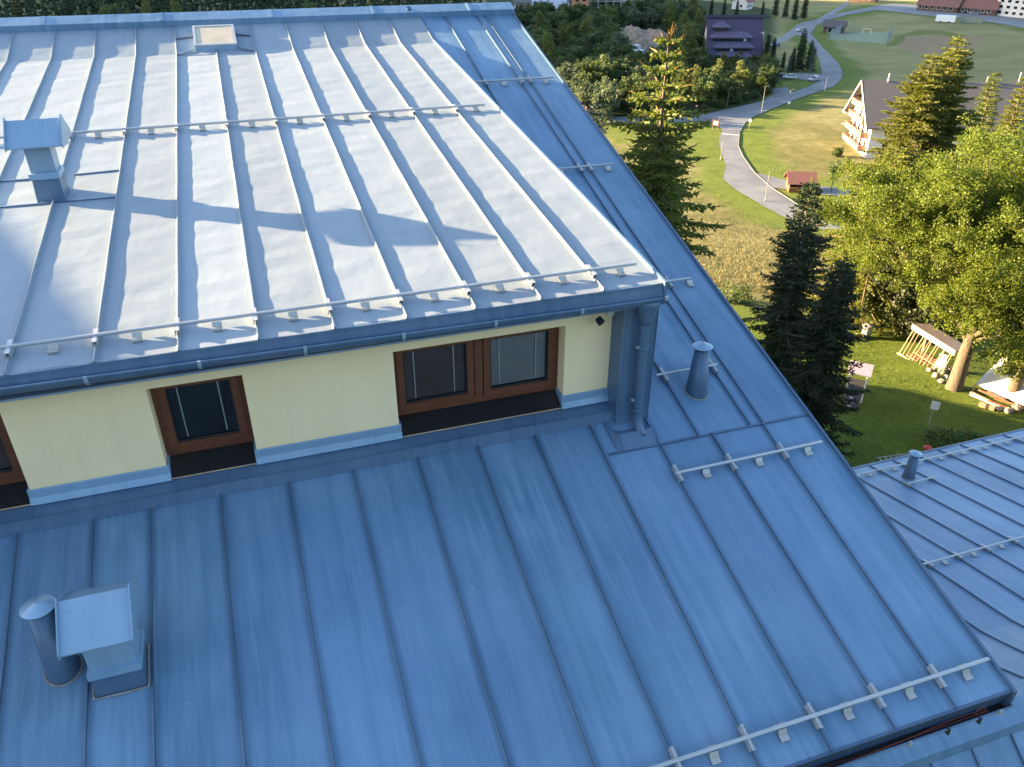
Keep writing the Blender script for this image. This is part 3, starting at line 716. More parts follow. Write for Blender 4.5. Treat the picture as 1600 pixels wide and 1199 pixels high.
# lower eaves gutter with heating cables
zg = 44.315; YG = 2.885
lg = half_gutter('eaves_gutter', -9, 5.34, YG, zg+.02, zg, .092, MT['flash'])
hp('heating_cable', B().tube([(x, YG-.068+.012*math.sin(x*3), zg+.002+.01*math.sin(x*5)) for x in np.linspace(1, 5.1, 50)], .0035, 5)
   .tube([(x, YG-.05+.015*math.sin(x*4+1), zg-.01+.012*math.sin(x*3)) for x in np.linspace(1, 5.1, 50)], .0035, 5)
   .tube([(5.02+.05*math.cos(a), YG-.06, zg+.03+.05*math.sin(a)) for a in np.linspace(0, 6.3, 20)], .003, 5), MT['redcable'], lg)
hp('gutter_outlet', B().lathe((4.62, YG, zg-.086), [(.055, 0), (.055, .006)], 18), MT['dark'], lg)
for x in (3.2, 4.28, 5.2):
    g = B(); pts = [(x, YG+.1*math.cos(math.pi+math.pi*t/8), zg+.1*math.sin(math.pi+math.pi*t/8)) for t in range(9)]
    for p, q in zip(pts[:-1], pts[1:]): g.bar(p, q, .005, .028, (1, 0, 0))
    g.box((x-.014, YG-.115, zg-.015), (x+.014, YG-.09, zg+.016)); hp('gutter_bracket', g, MT['galv'], lg)
for x in (4.66, 4.98): hp('cable_clip', B().box((x-.008, YG-.115, zg-.05), (x+.008, YG-.08, zg+.014)), MT['blackrub'], lg)

# ------------------------------------------------------------------ lower wing of the hotel
WO = (16.0, 5.0, 24.0)
wing = thing('wing_building', 'lower blue-roofed hotel wing sloping away to the lawn at right', 'building', WO)
def wp(name, b, mat, parent=None, smooth=False): return mk(name, b, mat, parent or wing, WO, smooth)
wy = np.array([4.15, 4.41, 4.62, 4.79, 4.87, 5.23, 5.53, 5.87, 6.2, 7.15, 8.76, 10.45]); wz = np.array([-8.33, -8.465, -8.575, -8.665, -8.712, -8.87, -8.985, -9.06, -9.115, -9.30, -9.655, -10.035])+50
def ZW(y): return float(np.interp(y, wy, wz)) if y >= 4.15 else float(wz[0]+(y-4.15)*-.5)
yw = sorted(set(list(np.linspace(4.15, 10.45, 24))+[4.62, 4.87, 5.53]))
wdeck = B().prism([(y, ZW(y)-.03) for y in yw]+[(10.45, ZW(10.45)-.18), (6.0, ZW(6)-.3), (4.1, ZW(4.15)-.2)], 4.66, 32)
wroof = wp('wing_roof', wdeck, MT['roof_trim'])
wseams = [4.83+.6*k for k in range(46)]
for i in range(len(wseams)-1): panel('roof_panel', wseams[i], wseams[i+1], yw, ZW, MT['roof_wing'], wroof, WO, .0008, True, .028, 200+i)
def ZN(y): return 41.49-.75*(3.9-y)
wp('near_slope', B().prism([(3.95, ZN(3.95)-.05), (-2, ZN(-2)-.05), (-2, ZN(-2)-.2), (3.95, ZN(3.95)-.25)], 4.66, 32), MT['roof_trim'], wroof)
nseam = [4.64+.6*k for k in range(20)]
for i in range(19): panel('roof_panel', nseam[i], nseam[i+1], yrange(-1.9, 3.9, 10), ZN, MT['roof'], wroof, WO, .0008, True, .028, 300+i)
wp('wing_ridge_cap', B().prism([(3.885, 41.45), (3.875, 41.69), (4.12, 41.80), (4.36, 41.68), (4.37, 41.5)], 4.63, 32), MT['roof'])
wp('wing_wall', B().prism([(10.0, 20), (10.0, ZW(10)-.2), (6.0, ZW(6)-.32), (4.1, ZW(4.15)-.26), (-1.4, ZN(-1.4)-.22), (-1.4, 20)], 4.67, 31.6), MT['stucco'])
wp('wing_gutter', B().tube([(5.3, 10.5, ZW(10.45)-.06), (32, 10.5, ZW(10.45)-.06)], .06, 10), MT['flash'])
snow_guard(wing, WO, 6.0, 31.5, 10.13, ZW, wseams, slope=-.22)
snow_guard(wing, WO, 6.0, 31.5, 7.10, ZW, wseams, slope=-.20)
snow_guard(wing, WO, 11.40, 12.12, 9.42, ZW, [11.43, 12.03], False, slope=-.22)
snow_guard(wing, WO, 6.35, 6.9, 3.2, ZN, [], False, slope=.75)
pipe_vent(wing, WO, (11.74, 9.72, ZW(9.72)), .55, .118, .088, .125, -.22, 'dark blue vent pipe near the far eave of the wing roof')
# ------------------------------------------------------------------ vegetation
def unit(a): return a/np.maximum(np.linalg.norm(a, axis=-1, keepdims=True), 1e-9)
def rhombs(o, d, l, w, rg, cross=True):
    """elongated leaf-like faces: origin, direction, length, half width"""
    n = unit(np.cross(d, rg.normal(size=o.shape))); m = np.cross(d, n)
    out = []
    for k in ((n, m) if cross else (n,)):
        out.append(np.stack([o, o+d*(l*.42)[:, None]+k*w[:, None], o+d*l[:, None], o+d*(l*.42)[:, None]-k*w[:, None]], 1))
    V = np.concatenate(out, 0).reshape(-1, 3)
    return V
def quads_mesh(name, V): return npmesh(name, V, np.arange(len(V)).reshape(-1, 4))

def spruce(H, Rb, seed, whorl=.42, base=.06, twig=.30, droop=.5, tip=.18, dens=1.0, pw=.75, lop=0.0, fat=1.0):
    """returns crown vertices (quads), tip-shoot vertices and trunk/limb builder; needle sprays on drooping whorled branches"""
    rg = np.random.default_rng(seed); O, D, L, W = [], [], [], []; limb = B(); tips = ([], [], [], [])
    z = H-.25
    while z > H*base:
        f = (H-z)/H; R = Rb*min(1, f**pw*1.06)*rg.uniform(.85, 1.12)+.10
        nb = int(rg.integers(5, 8)) if f > .06 else 4
        a0 = rg.uniform(0, 6.28)
        for k in range(nb):
            a = a0+2*math.pi*k/nb+rg.normal(0, .22); r = R*rg.uniform(.55, 1.15)*(1+lop*math.cos(a-.6))
            up = .75-1.6*f if f < .5 else -.1-.35*(f-.5)
            ns = max(4, int(r/.13*dens)); s = np.linspace(.06, 1, ns)
            zz = up*r*s*.55-droop*r*.42*s**1.6+.30*r*np.maximum(0, s-.6)**1.4
            ax = np.stack([np.cos(a)*r*s, np.sin(a)*r*s, z+zz+rg.normal(0, .015, ns)], 1)
            tang = unit(np.gradient(ax, axis=0))
            if r > .5: limb.tube([ax[0], ax[ns//2], ax[-1]], [.012+.016*r, .008+.008*r, .004], 4, False)
            side = unit(np.cross(tang, np.array([0, 0, 1.0])))
            tl = twig*(.45+.75*np.minimum(1, r))*(1.12-.85*s)*rg.uniform(.7, 1.25, ns)+.06
            for sg in (-1, 1):
                d = unit(tang*.75+sg*side*rg.uniform(.6, 1.1, (ns, 1))+np.array([0, 0, -1.0])*(rg.uniform(.05, .55, (ns, 1))*droop*(.3+1.3*f)))
                O.append(ax); D.append(d); L.append(tl); W.append(.028+.055*tl)
                # second-order sprays along each twig
                for q in (.35, .65, .9):
                    e = unit(d+rg.normal(0, .55, d.shape)+np.array([0, 0, -.35*droop]))
                    O.append(ax+d*(tl*q)[:, None]); D.append(e); L.append(tl*rg.uniform(.35, .6, ns)); W.append(.02+.05*tl)
            # hanging branchlets under the limb
            d = unit(np.stack([rg.normal(0, .25, ns), rg.normal(0, .25, ns), -np.ones(ns)], 1)); hl = tl*.75*droop*(.35+f)
            O.append(ax); D.append(d); L.append(hl+.04); W.append(.018+.045*tl)
            # upright needles along the limb and the shoot at its end
            O.append(ax); D.append(unit(tang+rg.normal(0, .35, ax.shape)+[0, 0, .35])); L.append(np.full(ns, .10+.1*twig)); W.append(np.full(ns, .022))
            t = tips; t[0].append(ax[-1:]); t[1].append(unit(tang[-1:]+[0, 0, .25])); t[2].append(np.array([tip*rg.uniform(.7, 1.3)])); t[3].append(np.array([.022]))
        z -= whorl*rg.uniform(.75, 1.2)*(.65+.6*f)
    t = tips
    for k in range(6):
        t[0].append(np.array([[0, 0, H-.45+.06*k]])); t[1].append(unit(np.array([[rg.normal(0, .25), rg.normal(0, .25), 1.0]]))); t[2].append(np.array([.45])); t[3].append(np.array([.028]))
    V = rhombs(np.concatenate(O), np.concatenate(D), np.concatenate(L), np.concatenate(W)*fat, rg)
    VT = rhombs(*[np.concatenate(q) for q in t], rg)
    limb.tube([(0, 0, -1.0), (0, 0, H*.35), (0, 0, H*.7), (0, 0, H)], [H*.013+.05, H*.010+.03, H*.006+.01, .012], 8, False)
    return V, VT, limb
def spruce_thing(name, label, P, H, Rb, seed, mat, tipmat=None, group=None, rotz=0, **k):
    t = thing(name, label, 'tree', P, rotz, group)
    V, VT, limb = spruce(H, Rb, seed, **k)
    mko('crown', quads_mesh('crown', V), mat, t)['kind'] = 'stuff'
    mko('shoots', quads_mesh('shoots', VT), tipmat or mat, t)['kind'] = 'stuff'
    mk('trunk', limb, MT['bark'], t, smooth=True)
    return t

def leaves(C, Rr, per, size, rg, flat=.35):
    """leaf faces in small balls round the cluster centres"""
    n = len(C)*per; c = np.repeat(C, per, 0); r = np.repeat(Rr, per)
    off = unit(rg.normal(size=(n, 3)))*(rg.uniform(0, 1, (n, 1))**.55)*r[:, None]
    o = c+off*[1, 1, .8]; d = unit(rg.normal(size=(n, 3))+unit(off)*.6+[0, 0, -.15])
    l = size*rg.uniform(.6, 1.35, n); return rhombs(o, d, l, l*.38, rg, False)
def crown_points(lobes, n, rg, shell=.55):
    """cluster centres spread through the outer part of overlapping lobes"""
    P = []; vol = np.array([a[3]*a[4]*a[5] for a in lobes])**.75; vol = vol/vol.sum()
    for lb, v in zip(lobes, vol):
        k = max(3, int(n*v)); d = unit(rg.normal(size=(k, 3))); rr = shell+(1-shell)*rg.uniform(0, 1, (k, 1))**.6
        bumpy = 1+.16*np.sin(d[:, :1]*7+lb[0])*np.sin(d[:, 1:2]*6+lb[1])+.1*rg.normal(size=(k, 1))
        P.append(np.array(lb[:3])+d*rr*bumpy*np.array(lb[3:6]))
    return np.concatenate(P)
def limbs(b, lobes, H0, r0, rg):
    tz = min(l[2]-l[5]*.4 for l in lobes); z0 = max(H0, tz)
    b.tube([(0, 0, -.8), (0, 0, .4), (.05, .05, z0*.6), (.1, 0, z0)], [r0*1.4, r0, r0*.85, r0*.6], 9, False)
    for l in lobes:
        e = np.array(l[:3])+[0, 0, l[5]*.35]; s = np.array([.1, 0, z0*rg.uniform(.65, 1.0)]); m = (s+e)/2+rg.normal(0, .25, 3)
        b.tube([s, m, e], [r0*.42, r0*.26, r0*.07], 6, False)
        for k in range(4):
            q = s+(e-s)*rg.uniform(.4, .95); d = unit(rg.normal(size=3)+[0, 0, .3])*np.array(l[3:6])*.75
            b.tube([q, q+d*.5+rg.normal(0, .08, 3), q+d], [r0*.14, r0*.08, r0*.02], 5, False)
def broadleaf(name, label, P, lobes, ncl, per, clr, leaf, mat, r0, seed, H0=2.0, group=None, cat='tree', shell=.55, bark='barkgrey', rotz=0, sub_=0, subr=.6):
    rg = np.random.default_rng(seed); t = thing(name, label, cat, P, rotz, group)
    if sub_ > 0:      # clumps of foliage with gaps between them
        K = crown_points(lobes, sub_, rg, shell); C = K[rg.integers(0, len(K), ncl)]+rg.normal(0, subr, (ncl, 3))*[1, 1, .7]
    else: C = crown_points(lobes, ncl, rg, shell)
    mko('crown', quads_mesh('crown', leaves(C, rg.uniform(.6, 1.2, len(C))*clr, per, leaf, rg)), mat, t)['kind'] = 'stuff'
    b = B(); limbs(b, lobes, H0, r0, rg); mk('trunk', b, MT[bark], t, smooth=True)
    return t

def at(az_px, d):                 # ground point in the direction of a photo pixel at a horizontal distance
    r = ray(*az_px); r = r/math.hypot(r[0], r[1]); return np.array([r[0]*d, r[1]*d, Tz(r[0]*d, r[1]*d)])
# near spruces
P = at((1046, 55), 22.5); h = up_to(P, 1046, 50)
spruce_thing('spruce_tree', 'tall sunlit spruce with orange tip shoots right behind the roof verge', P, h, 3.35, 3, MT['needle'], MT['bud'], whorl=.50, twig=.36, droop=.75, tip=.34, pw=.62, dens=1.1)
P = at((932, 170), 38); h = up_to(P, 932, 160)
spruce_thing('spruce_tree', 'thin pale spruce tip just peeking over the roof verge', P, h, 2.2, 4, MT['needle3'], None, whorl=.5, twig=.35, droop=.3)
P = at((1268, 290), 33.5); h = up_to(P, 1268, 282)
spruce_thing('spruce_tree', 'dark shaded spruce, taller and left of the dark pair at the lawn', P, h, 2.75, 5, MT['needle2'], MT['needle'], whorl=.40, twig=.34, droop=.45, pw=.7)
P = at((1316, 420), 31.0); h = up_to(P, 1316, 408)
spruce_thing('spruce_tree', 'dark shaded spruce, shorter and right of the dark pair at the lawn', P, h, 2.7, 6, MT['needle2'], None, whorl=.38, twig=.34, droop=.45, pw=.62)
P = at((1488, 100), 61); h = up_to(P, 1489, 56)
spruce_thing('spruce_tree', 'tallest golden-green spruce laden with cones behind the maple', P, h, 6.0, 7, MT['needle4'], MT['needle4'], whorl=.46, twig=.5, droop=.7, pw=.72, dens=.9)
P = at((1450, 120), 59); h = up_to(P, 1456, 84)
spruce_thing('spruce_tree', 'golden-green spruce, left and lower of the two joined tops', P, h, 6.0, 8, MT['needle4'], MT['needle4'], whorl=.46, twig=.5, droop=.7, pw=.70, dens=.9)
P = at((1388, 300), 56); h = up_to(P, 1388, 228)
spruce_thing('spruce_tree', 'low wide sunlit spruce below the balcony house', P, h, 5.6, 9, MT['needle4'], MT['needle4'], whorl=.46, twig=.5, droop=.6, pw=.6, dens=.9, base=.12)
P = at((1552, 130), 78); h = up_to(P, 1553, 112)
spruce_thing('spruce_tree', 'small dark spruce in front of the long grey roof', P, h, 3.3, 10, MT['needle'], MT['needle'], whorl=.55, twig=.5, dens=.7)
P = at((1594, 150), 66); h = up_to(P, 1594, 118)
spruce_thing('spruce_tree', 'yellowish spruce cut by the right picture edge', P, h, 3.0, 12, MT['needle4'], MT['needle4'], whorl=.55, twig=.45, dens=.8)
# big maple group by the shelter
P = G(1491, 606, Tz(36, 28.5))
lob = [(0,0,9.2,4.6,4.6,4.2), (-3.0,1.6,9.0,3.2,3.2,3.2), (2.8,-2.2,8.2,4.0,4.0,4.0), (-.6,-3.0,6.8,3.2,3.0,2.8), (3.6,1.6,10.2,3.6,3.6,3.2), (.3,2.5,11.2,3.2,3.2,2.7), (-3.2,4.2,9.6,2.7,2.7,2.6), (-4.6,6.0,8.8,2.0,2.0,2.2), (1.2,-3.4,4.6,2.2,2.0,1.6)]
broadleaf('maple_tree', 'big bright green maple with thick trunk beside the tarpaulin shelter', P, lob, 3800, 54, .42, .105, MT['leaf'], .42, 21, 3.4, shell=.55, sub_=230, subr=.48)
P = at((1625, 500), 47)
lob = [(0,0,8.0,4.2,4.2,4.2), (-2.2,1.5,6.0,3.2,3.2,3.4), (1.5,2,10.4,3.4,3.4,3.0), (-1.0,-2.2,5.0,2.6,2.6,2.6)]
broadleaf('maple_tree', 'green maple at the right picture edge behind the shelter', P, lob, 2000, 52, .42, .11, MT['leaf'], .35, 22, 3.2, shell=.55, sub_=140, subr=.48)
P = at((1425, 480), 55)
lob = [(0,0,2.6,2.6,2.6,2.4), (2.2,-1.6,2.4,2.0,2.0,2.0), (-1.4,.8,4.6,1.8,1.8,2.0)]
broadleaf('shrub', 'dark dense shrub under the golden spruces beside the lawn', P, lob, 420, 20, .5, .2, MT['leafd'], .1, 23, 1, cat='shrub')
P = land(1135, 470)
lob = [(0,0,.6,1.2,1.0,.8), (1.0,-.4,.5,.8,.8,.7)]
broadleaf('shrub', 'small dark bush at the lawn edge next to the roof verge', P, lob, 90, 18, .3, .14, MT['leafb'], .04, 24, .3, cat='shrub')
P = land(1478, 690)
lob = [(0,0,.22,1.5,.8,.25), (1.3,-.9,.2,1.0,.7,.22)]
broadleaf('shrub', 'low leafy clump on the shaded lawn by the white sign', P, lob, 110, 14, .22, .13, MT['leafb'], .02, 25, .1, cat='shrub')
P = land(1315, 245)
broadleaf('shrub', 'lone dark round bush in the straw meadow left of the balcony house', G(1307, 245, 0), [(0,0,1.1,1.1,1.1,1.1)], 60, 18, .4, .3, MT['leafb'], .06, 26, .4, cat='shrub')
broadleaf('young_tree', 'slender young tree by the driveway behind the kiosk', G(1298, 300, 0), [(0,0,5.0,1.1,1.1,1.6), (.2,.2,3.6,.9,.9,1.0)], 70, 18, .45, .3, MT['leafb'], .1, 27, 2.5)

# wooded belt across the road: a few kinds, copied
kinds = []
def proto(i, lobes, ncl, per, clr, leaf, mat, seed, label, name='forest_tree'):
    t = broadleaf(name, label, (0, 0, 0), lobes, ncl, per, clr, leaf, MT[mat], .22, seed, 1.5, 'trees of the wooded belt across the road', shell=.5, sub_=46, subr=.62)
    kinds.append(t); return t
proto(0, [(0,0,5.0,4.0,4.0,4.0), (2.0,1.0,4.0,3.0,3.0,3.2), (-2.2,.6,4.2,3.0,3.0,3.4), (.4,-1.5,6.2,2.8,2.8,2.8)], 330, 22, .85, .50, 'leafb', 31, 'rounded dark green broadleaf tree in the wooded belt across the road')
proto(1, [(0,0,5.6,3.2,3.2,5.0), (1.6,-.8,4.4,2.4,2.4,3.8), (-1.6,1,4.0,2.4,2.4,3.6)], 300, 22, .8, .48, 'leafw', 32, 'grey-green willow-like tree in the wooded belt across the road')
proto(2, [(0,0,6.4,2.6,2.6,5.6), (.9,.6,4.6,2.2,2.2,4.0)], 260, 22, .75, .46, 'leafl', 33, 'yellow-green upright birch-like tree in the wooded belt across the road')
proto(3, [(0,0,3.2,3.6,3.6,3.2), (2.6,.6,2.6,2.6,2.6,2.6), (-2.4,-.8,2.6,2.6,2.6,2.4)], 300, 20, .8, .46, 'leafb', 34, 'low spreading dark bush in the wooded belt across the road')
V, VT, limb = spruce(16, 3.4, 40, whorl=.8, twig=.85, dens=.5, droop=.5, fat=2.2)
ks = thing('forest_spruce', 'dark pointed spruce rising among the far wooded belt', 'tree', (0, 0, 0), 0, 'far spruces'); mko('crown', quads_mesh('crown', V), MT['needle2'], ks); mk('trunk', limb, MT['bark'], ks)
V, VT, limb = spruce(9, 2.3, 41, whorl=.6, twig=.6, dens=.55, droop=.4, fat=1.8)
kb = thing('blue_spruce', 'conical blue spruce beside the parking lot', 'tree', (0, 0, 0), 0, 'blue spruces'); mko('crown', quads_mesh('crown', V), MT['needle3'], kb); mk('trunk', limb, MT['bark'], kb)
used = set()
def put(k, P, s=1.0, rz=None, label=None, sz=None):
    rz = random.uniform(0, 6.28) if rz is None else rz
    sc3 = (s, s, sz or s*random.uniform(.9, 1.12))
    if k.name not in used:
        used.add(k.name); k.location = tuple(map(float, P)); k.rotation_euler = (0, 0, rz); k.scale = sc3
        if label: k['label'] = label
        return k
    return dup(k, P, rz, label, sc3)
belt = px_poly([(812,40),(880,30),(960,24),(1010,22),(1090,22),(1096,90),(1200,92),(1208,120),(1200,142),(1150,160),(1082,172),(1000,182),(940,190),(905,180),(860,120)])
hole = px_poly([(960,48),(1005,46),(1060,52),(1062,78),(1030,98),(985,96),(955,72)])
pts = []; tries = 0
bb0, bb1 = belt.min(0), belt.max(0)
while len(pts) < 190 and tries < 9000:
    tries += 1; q = bb0+(bb1-bb0)*rng.uniform(0, 1, 2)
    if not inpoly(belt, np.array([q[0]]), np.array([q[1]]))[0] or inpoly(hole, np.array([q[0]]), np.array([q[1]]))[0]: continue
    d = math.hypot(*q)
    if all(math.hypot(q[0]-a, q[1]-b) > 6.0+.010*(d-200) for a, b in pts): pts.append(tuple(q))
for i, (x, y) in enumerate(sorted(pts, key=lambda p: p[0]**2+p[1]**2)):
    kk = kinds[int(rng.choice(4, p=[.40, .24, .18, .18]))]; d = math.hypot(x, y)
    s_ = rng.uniform(.62, 1.02)*(1.0 if d < 400 else 1.15)
    c_ = R3 @ np.array([x, y, -CAMZ]); px_, py_ = 800+FPX*c_[0]/c_[2], 599.5+FPX*c_[1]/c_[2]
    if 1092 < px_ < 1215 and py_ > 80:      # the hotel shows over these
        s_ = min(s_, max(.25, up_to((x, y, 0), px_, 84+(1200-px_)*.02)/10.5))
    zone = ('close to the roof verge' if px_ < 940 else 'left of the earth bank' if px_ < 985 and py_ < 110 else 'around the earth bank' if px_ < 1060 and py_ < 110 else 'behind the tall sunlit spruce' if px_ < 1092 else 'in front of the purple hotel' if py_ > 80 else 'beside the purple hotel')
    row = 'nearest row of the wooded belt' if py_ > 155 else 'middle rows of the wooded belt' if py_ > 100 else 'far rows of the wooded belt'
    o_ = put(kk, (x, y, Tz(x, y)-.2), s_)
    o_['label'] = ['rounded dark green tree', 'grey-green willow-like tree', 'yellow-green birch-like tree', 'low spreading dark bush'][kinds.index(kk)]+', '+zone+', '+row
# low bushes along the near edge of the belt
for x, y in [(1125,168),(1150,162),(1163,158),(1180,154),(1195,148),(1100,176)]:
    put(kinds[3], G(x, y, 0), rng.uniform(.3, .45))
# spruces behind the belt and beside the purple hotel
for x, y, hpx in [(985,40,34),(1000,36,38),(1015,40,36),(968,44,34),(1030,34,30),(1060,22,30),(1080,20,28),(1110,24,30),(1130,22,28),(1150,22,26),(1196,88,40),(1206,92,38),(1190,24,26),(1240,28,40),(1255,26,44),(1226,24,36),(1210,22,40)]:
    P = G(x, y+4, 0); put(ks, P, 1.0, None, None) .scale = ((up_to(P, x, y+4-hpx)/16)*.95,)*2+(up_to(P, x, y+4-hpx)/16,)
for x, y, top, lab in [(1236,112,74,'dark green spruce, tallest of the group beside the parking lot'), (1247,112,46,'slim dark spruce at the back of the group beside the parking lot'), (1222,108,80,'dark spruce on the left of the group beside the parking lot'), (1262,108,62,'dark spruce on the right of the group beside the parking lot')]:
    P = G(x, y, 0); h = up_to(P, x, top); o = put(ks, P, 1.0, None, lab); o.scale = (h/16*.95,)*2+(h/16,); o['group'] = 'spruces beside the parking lot'
for x, y, top, lab in [(1232,113,86,'small pale blue spruce in front of the parked cars'), (1266,114,72,'big pale blue spruce right of the small one by the parking lot')]:
    P = G(x, y, 0); h = up_to(P, x, top); o = put(kb, P, 1.0, None, lab); o.scale = (h/9,)*2+(h/9,)
# trees seen over the ridge at the top left
for i_, (x, k) in enumerate([(28,'n'),(46,'n'),(70,'s'),(108,'s'),(150,'s'),(176,'b'),(205,'s'),(228,'l'),(252,'s'),(275,'l'),(320,'s'),(345,'w'),(385,'s'),(420,'w'),(455,'s'),(490,'b'),(530,'s'),(575,'l'),(600,'b'),(640,'s'),(690,'l'),(725,'w'),(765,'b')]):
    d = 330+(i_*53) % 110; top = {'n': -12, 's': -1, 'b': 6, 'l': 2, 'w': 5}[k]+(i_*7) % 6
    P = at((x, 20), d); h = up_to(P, x, top)
    kk = {'n': ks, 's': ks, 'b': kinds[0], 'l': kinds[2], 'w': kinds[1]}[k]; base_h = {'n': 16, 's': 16, 'b': 9.0, 'l': 12.0, 'w': 10.6}[k]
    o = put(kk, P, 1.0); o.scale = (h/base_h*.62,)*2+(h/base_h,)
    o['label'] = 'dark conifer top showing over the blue ridge cap' if k in 'ns' else 'leafy treetop showing over the blue ridge cap'; o['group'] = 'treetops over the ridge'
# distant forest floor cover seen as one mass
def forest_mass(name, label, poly_pts, n, hmin, hmax, mat):
    Vs = []
    for x, y in poly_pts:
        h = rng.uniform(hmin, hmax); w = h*.2; z = Tz(x, y); rg = rng
        C = np.array([[x, y, z]]); 
        k = 26; t = rg.uniform(.1, 1, k); a = rg.uniform(0, 6.28, k); r = w*(1.05-t)*rg.uniform(.5, 1, k)
        o = np.stack([x+np.cos(a)*r*.3, y+np.sin(a)*r*.3, z+h*t], 1); d = unit(np.stack([np.cos(a), np.sin(a), np.full(k, -.5)], 1))
        Vs.append(rhombs(o, d, r*1.0+h*.07, np.full(k, h*.05), rg, True))
    o = mko(name, quads_mesh(name, np.concatenate(Vs)), mat); return tag(o, label, 'forest', None, 'stuff')
ff = []
while len(ff) < 2600:
    x, y = rng.uniform(-330, 420), rng.uniform(330, 900)
    azd = math.degrees(math.atan2(x, y)); d = math.hypot(x, y)
    if (azd < 16.5 and azd > -30 and d > 360) or (16.5 <= azd < 36.5 and d > 600): ff.append((x, y))
forest_mass('far_forest', 'dark blue-green spruce forest filling the distance over the ridge', ff, 0, 13, 22, MT['needle2'])
hf = []
while len(hf) < 1500:
    x, y = rng.uniform(-160, 160), rng.uniform(-260, -60)
    hf.append((x, y))
forest_mass('hillside_forest', 'dark spruce forest on the hillside mirrored in the dormer windows', hf, 0, 13, 22, MT['needle2'])

# tall dry grass of the meadow
def tufts(name, label, npts, test, h0, h1, cmat, blades=5, w=.05, sampler=None):
    rg = np.random.default_rng(77); X, Y = sampler(rg, npts*4); k_ = test(X, Y); X, Y = X[k_][:npts], Y[k_][:npts]
    P = np.stack([X, Y, T(X, Y)-.03], 1)
    P = np.repeat(P, blades, 0)+rg.normal(0, .16, (len(P)*blades, 3))*[1, 1, 0]
    d = unit(np.stack([rg.normal(0, .3, len(P)), rg.normal(0, .3, len(P)), np.ones(len(P))], 1)); l = rg.uniform(h0, h1, len(P))
    o = mko(name, quads_mesh(name, rhombs(P, d, l, np.full(len(P), w), rg, False)), cmat); return tag(o, label, 'grass', None, 'stuff')
MT['strawblade'] = leaf_mat('straw_blades', (.10, .105, .04), (.30, .255, .14), .3)
MT['greenblade'] = leaf_mat('lawn_blades', (.05, .085, .012), (.12, .16, .025), .3)
def samp_meadow(rg, n):
    az = np.radians(rg.uniform(25, 46, n)); d = 62+rg.uniform(0, 1, n)**1.3*130; return d*np.sin(az), d*np.cos(az)
roads_near = [np.vstack([P2, P2[:1]]) for P2 in roads_w[:5]]
def ok_meadow(x, y):
    on = np.zeros(x.shape, bool); dm = np.full(x.shape, 1e9)
    for P2 in roads_w[:6]: on |= inpoly(P2, x, y)
    for L_ in roads_near: dm = np.minimum(dm, pdist(L_, x, y))
    return ~on & (dm > 5+2*np.sin(x*.21)*np.sin(y*.17+1)) & (x*.643+y*.766 > 58)
tufts('dry_grass', 'tall straw-coloured meadow grass on the slope below the hotel', 12000, ok_meadow, .14, .46, MT['strawblade'], 6, .02, samp_meadow)
def samp_lawn(rg, n):
    az = np.radians(rg.uniform(33, 57, n)); d = rg.uniform(26, 60, n); return d*np.sin(az), d*np.cos(az)
tufts('lawn_grass', 'short mown grass blades of the lawn', 9000, lambda x, y: (y > 11.5) & (x*.643+y*.766 < 57), .03, .085, MT['greenblade'], 5, .02, samp_lawn)
# ------------------------------------------------------------------ buildings in the valley
MT['whitewall'] = plain('white_render', (.62, .57, .52), .85, 0, .08)
MT['pinkwood'] = wood('faded_balcony_wood', (.36, .16, .10), (.5, .26, .18))
MT['greyroof'] = plain('grey_roof_sheet', (.085, .08, .08), .6, 0, .15)
MT['purple'] = plain('purple_roof_sheet', (.052, .036, .075), .6, 0, .1)
MT['purplelight'] = plain('pale_purple_sheet', (.10, .08, .135), .6, 0, .1)  # purple roof lightened, the lit dormer tops are put into the colour
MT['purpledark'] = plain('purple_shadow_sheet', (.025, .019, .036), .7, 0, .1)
MT['redroof'] = plain('red_roof', (.20, .06, .05), .7, 0, .2)
MT['kroof'] = plain('rust_brown_roof', (.17, .075, .06), .65, 0, .15)
MT['concrete'] = plain('bare_concrete', (.32, .31, .29), .85, 0, .15)
MT['orange'] = plain('orange_block_wall', (.46, .23, .11), .85, 0, .15)
MT['paleroof'] = plain('pale_metal_roof', (.45, .49, .54), .4, .3, .1)
MT['brownwall'] = plain('brown_timber_wall', (.10, .055, .04), .8, 0, .2)
MT['cream'] = plain('cream_render', (.55, .47, .36), .85, 0, .1)

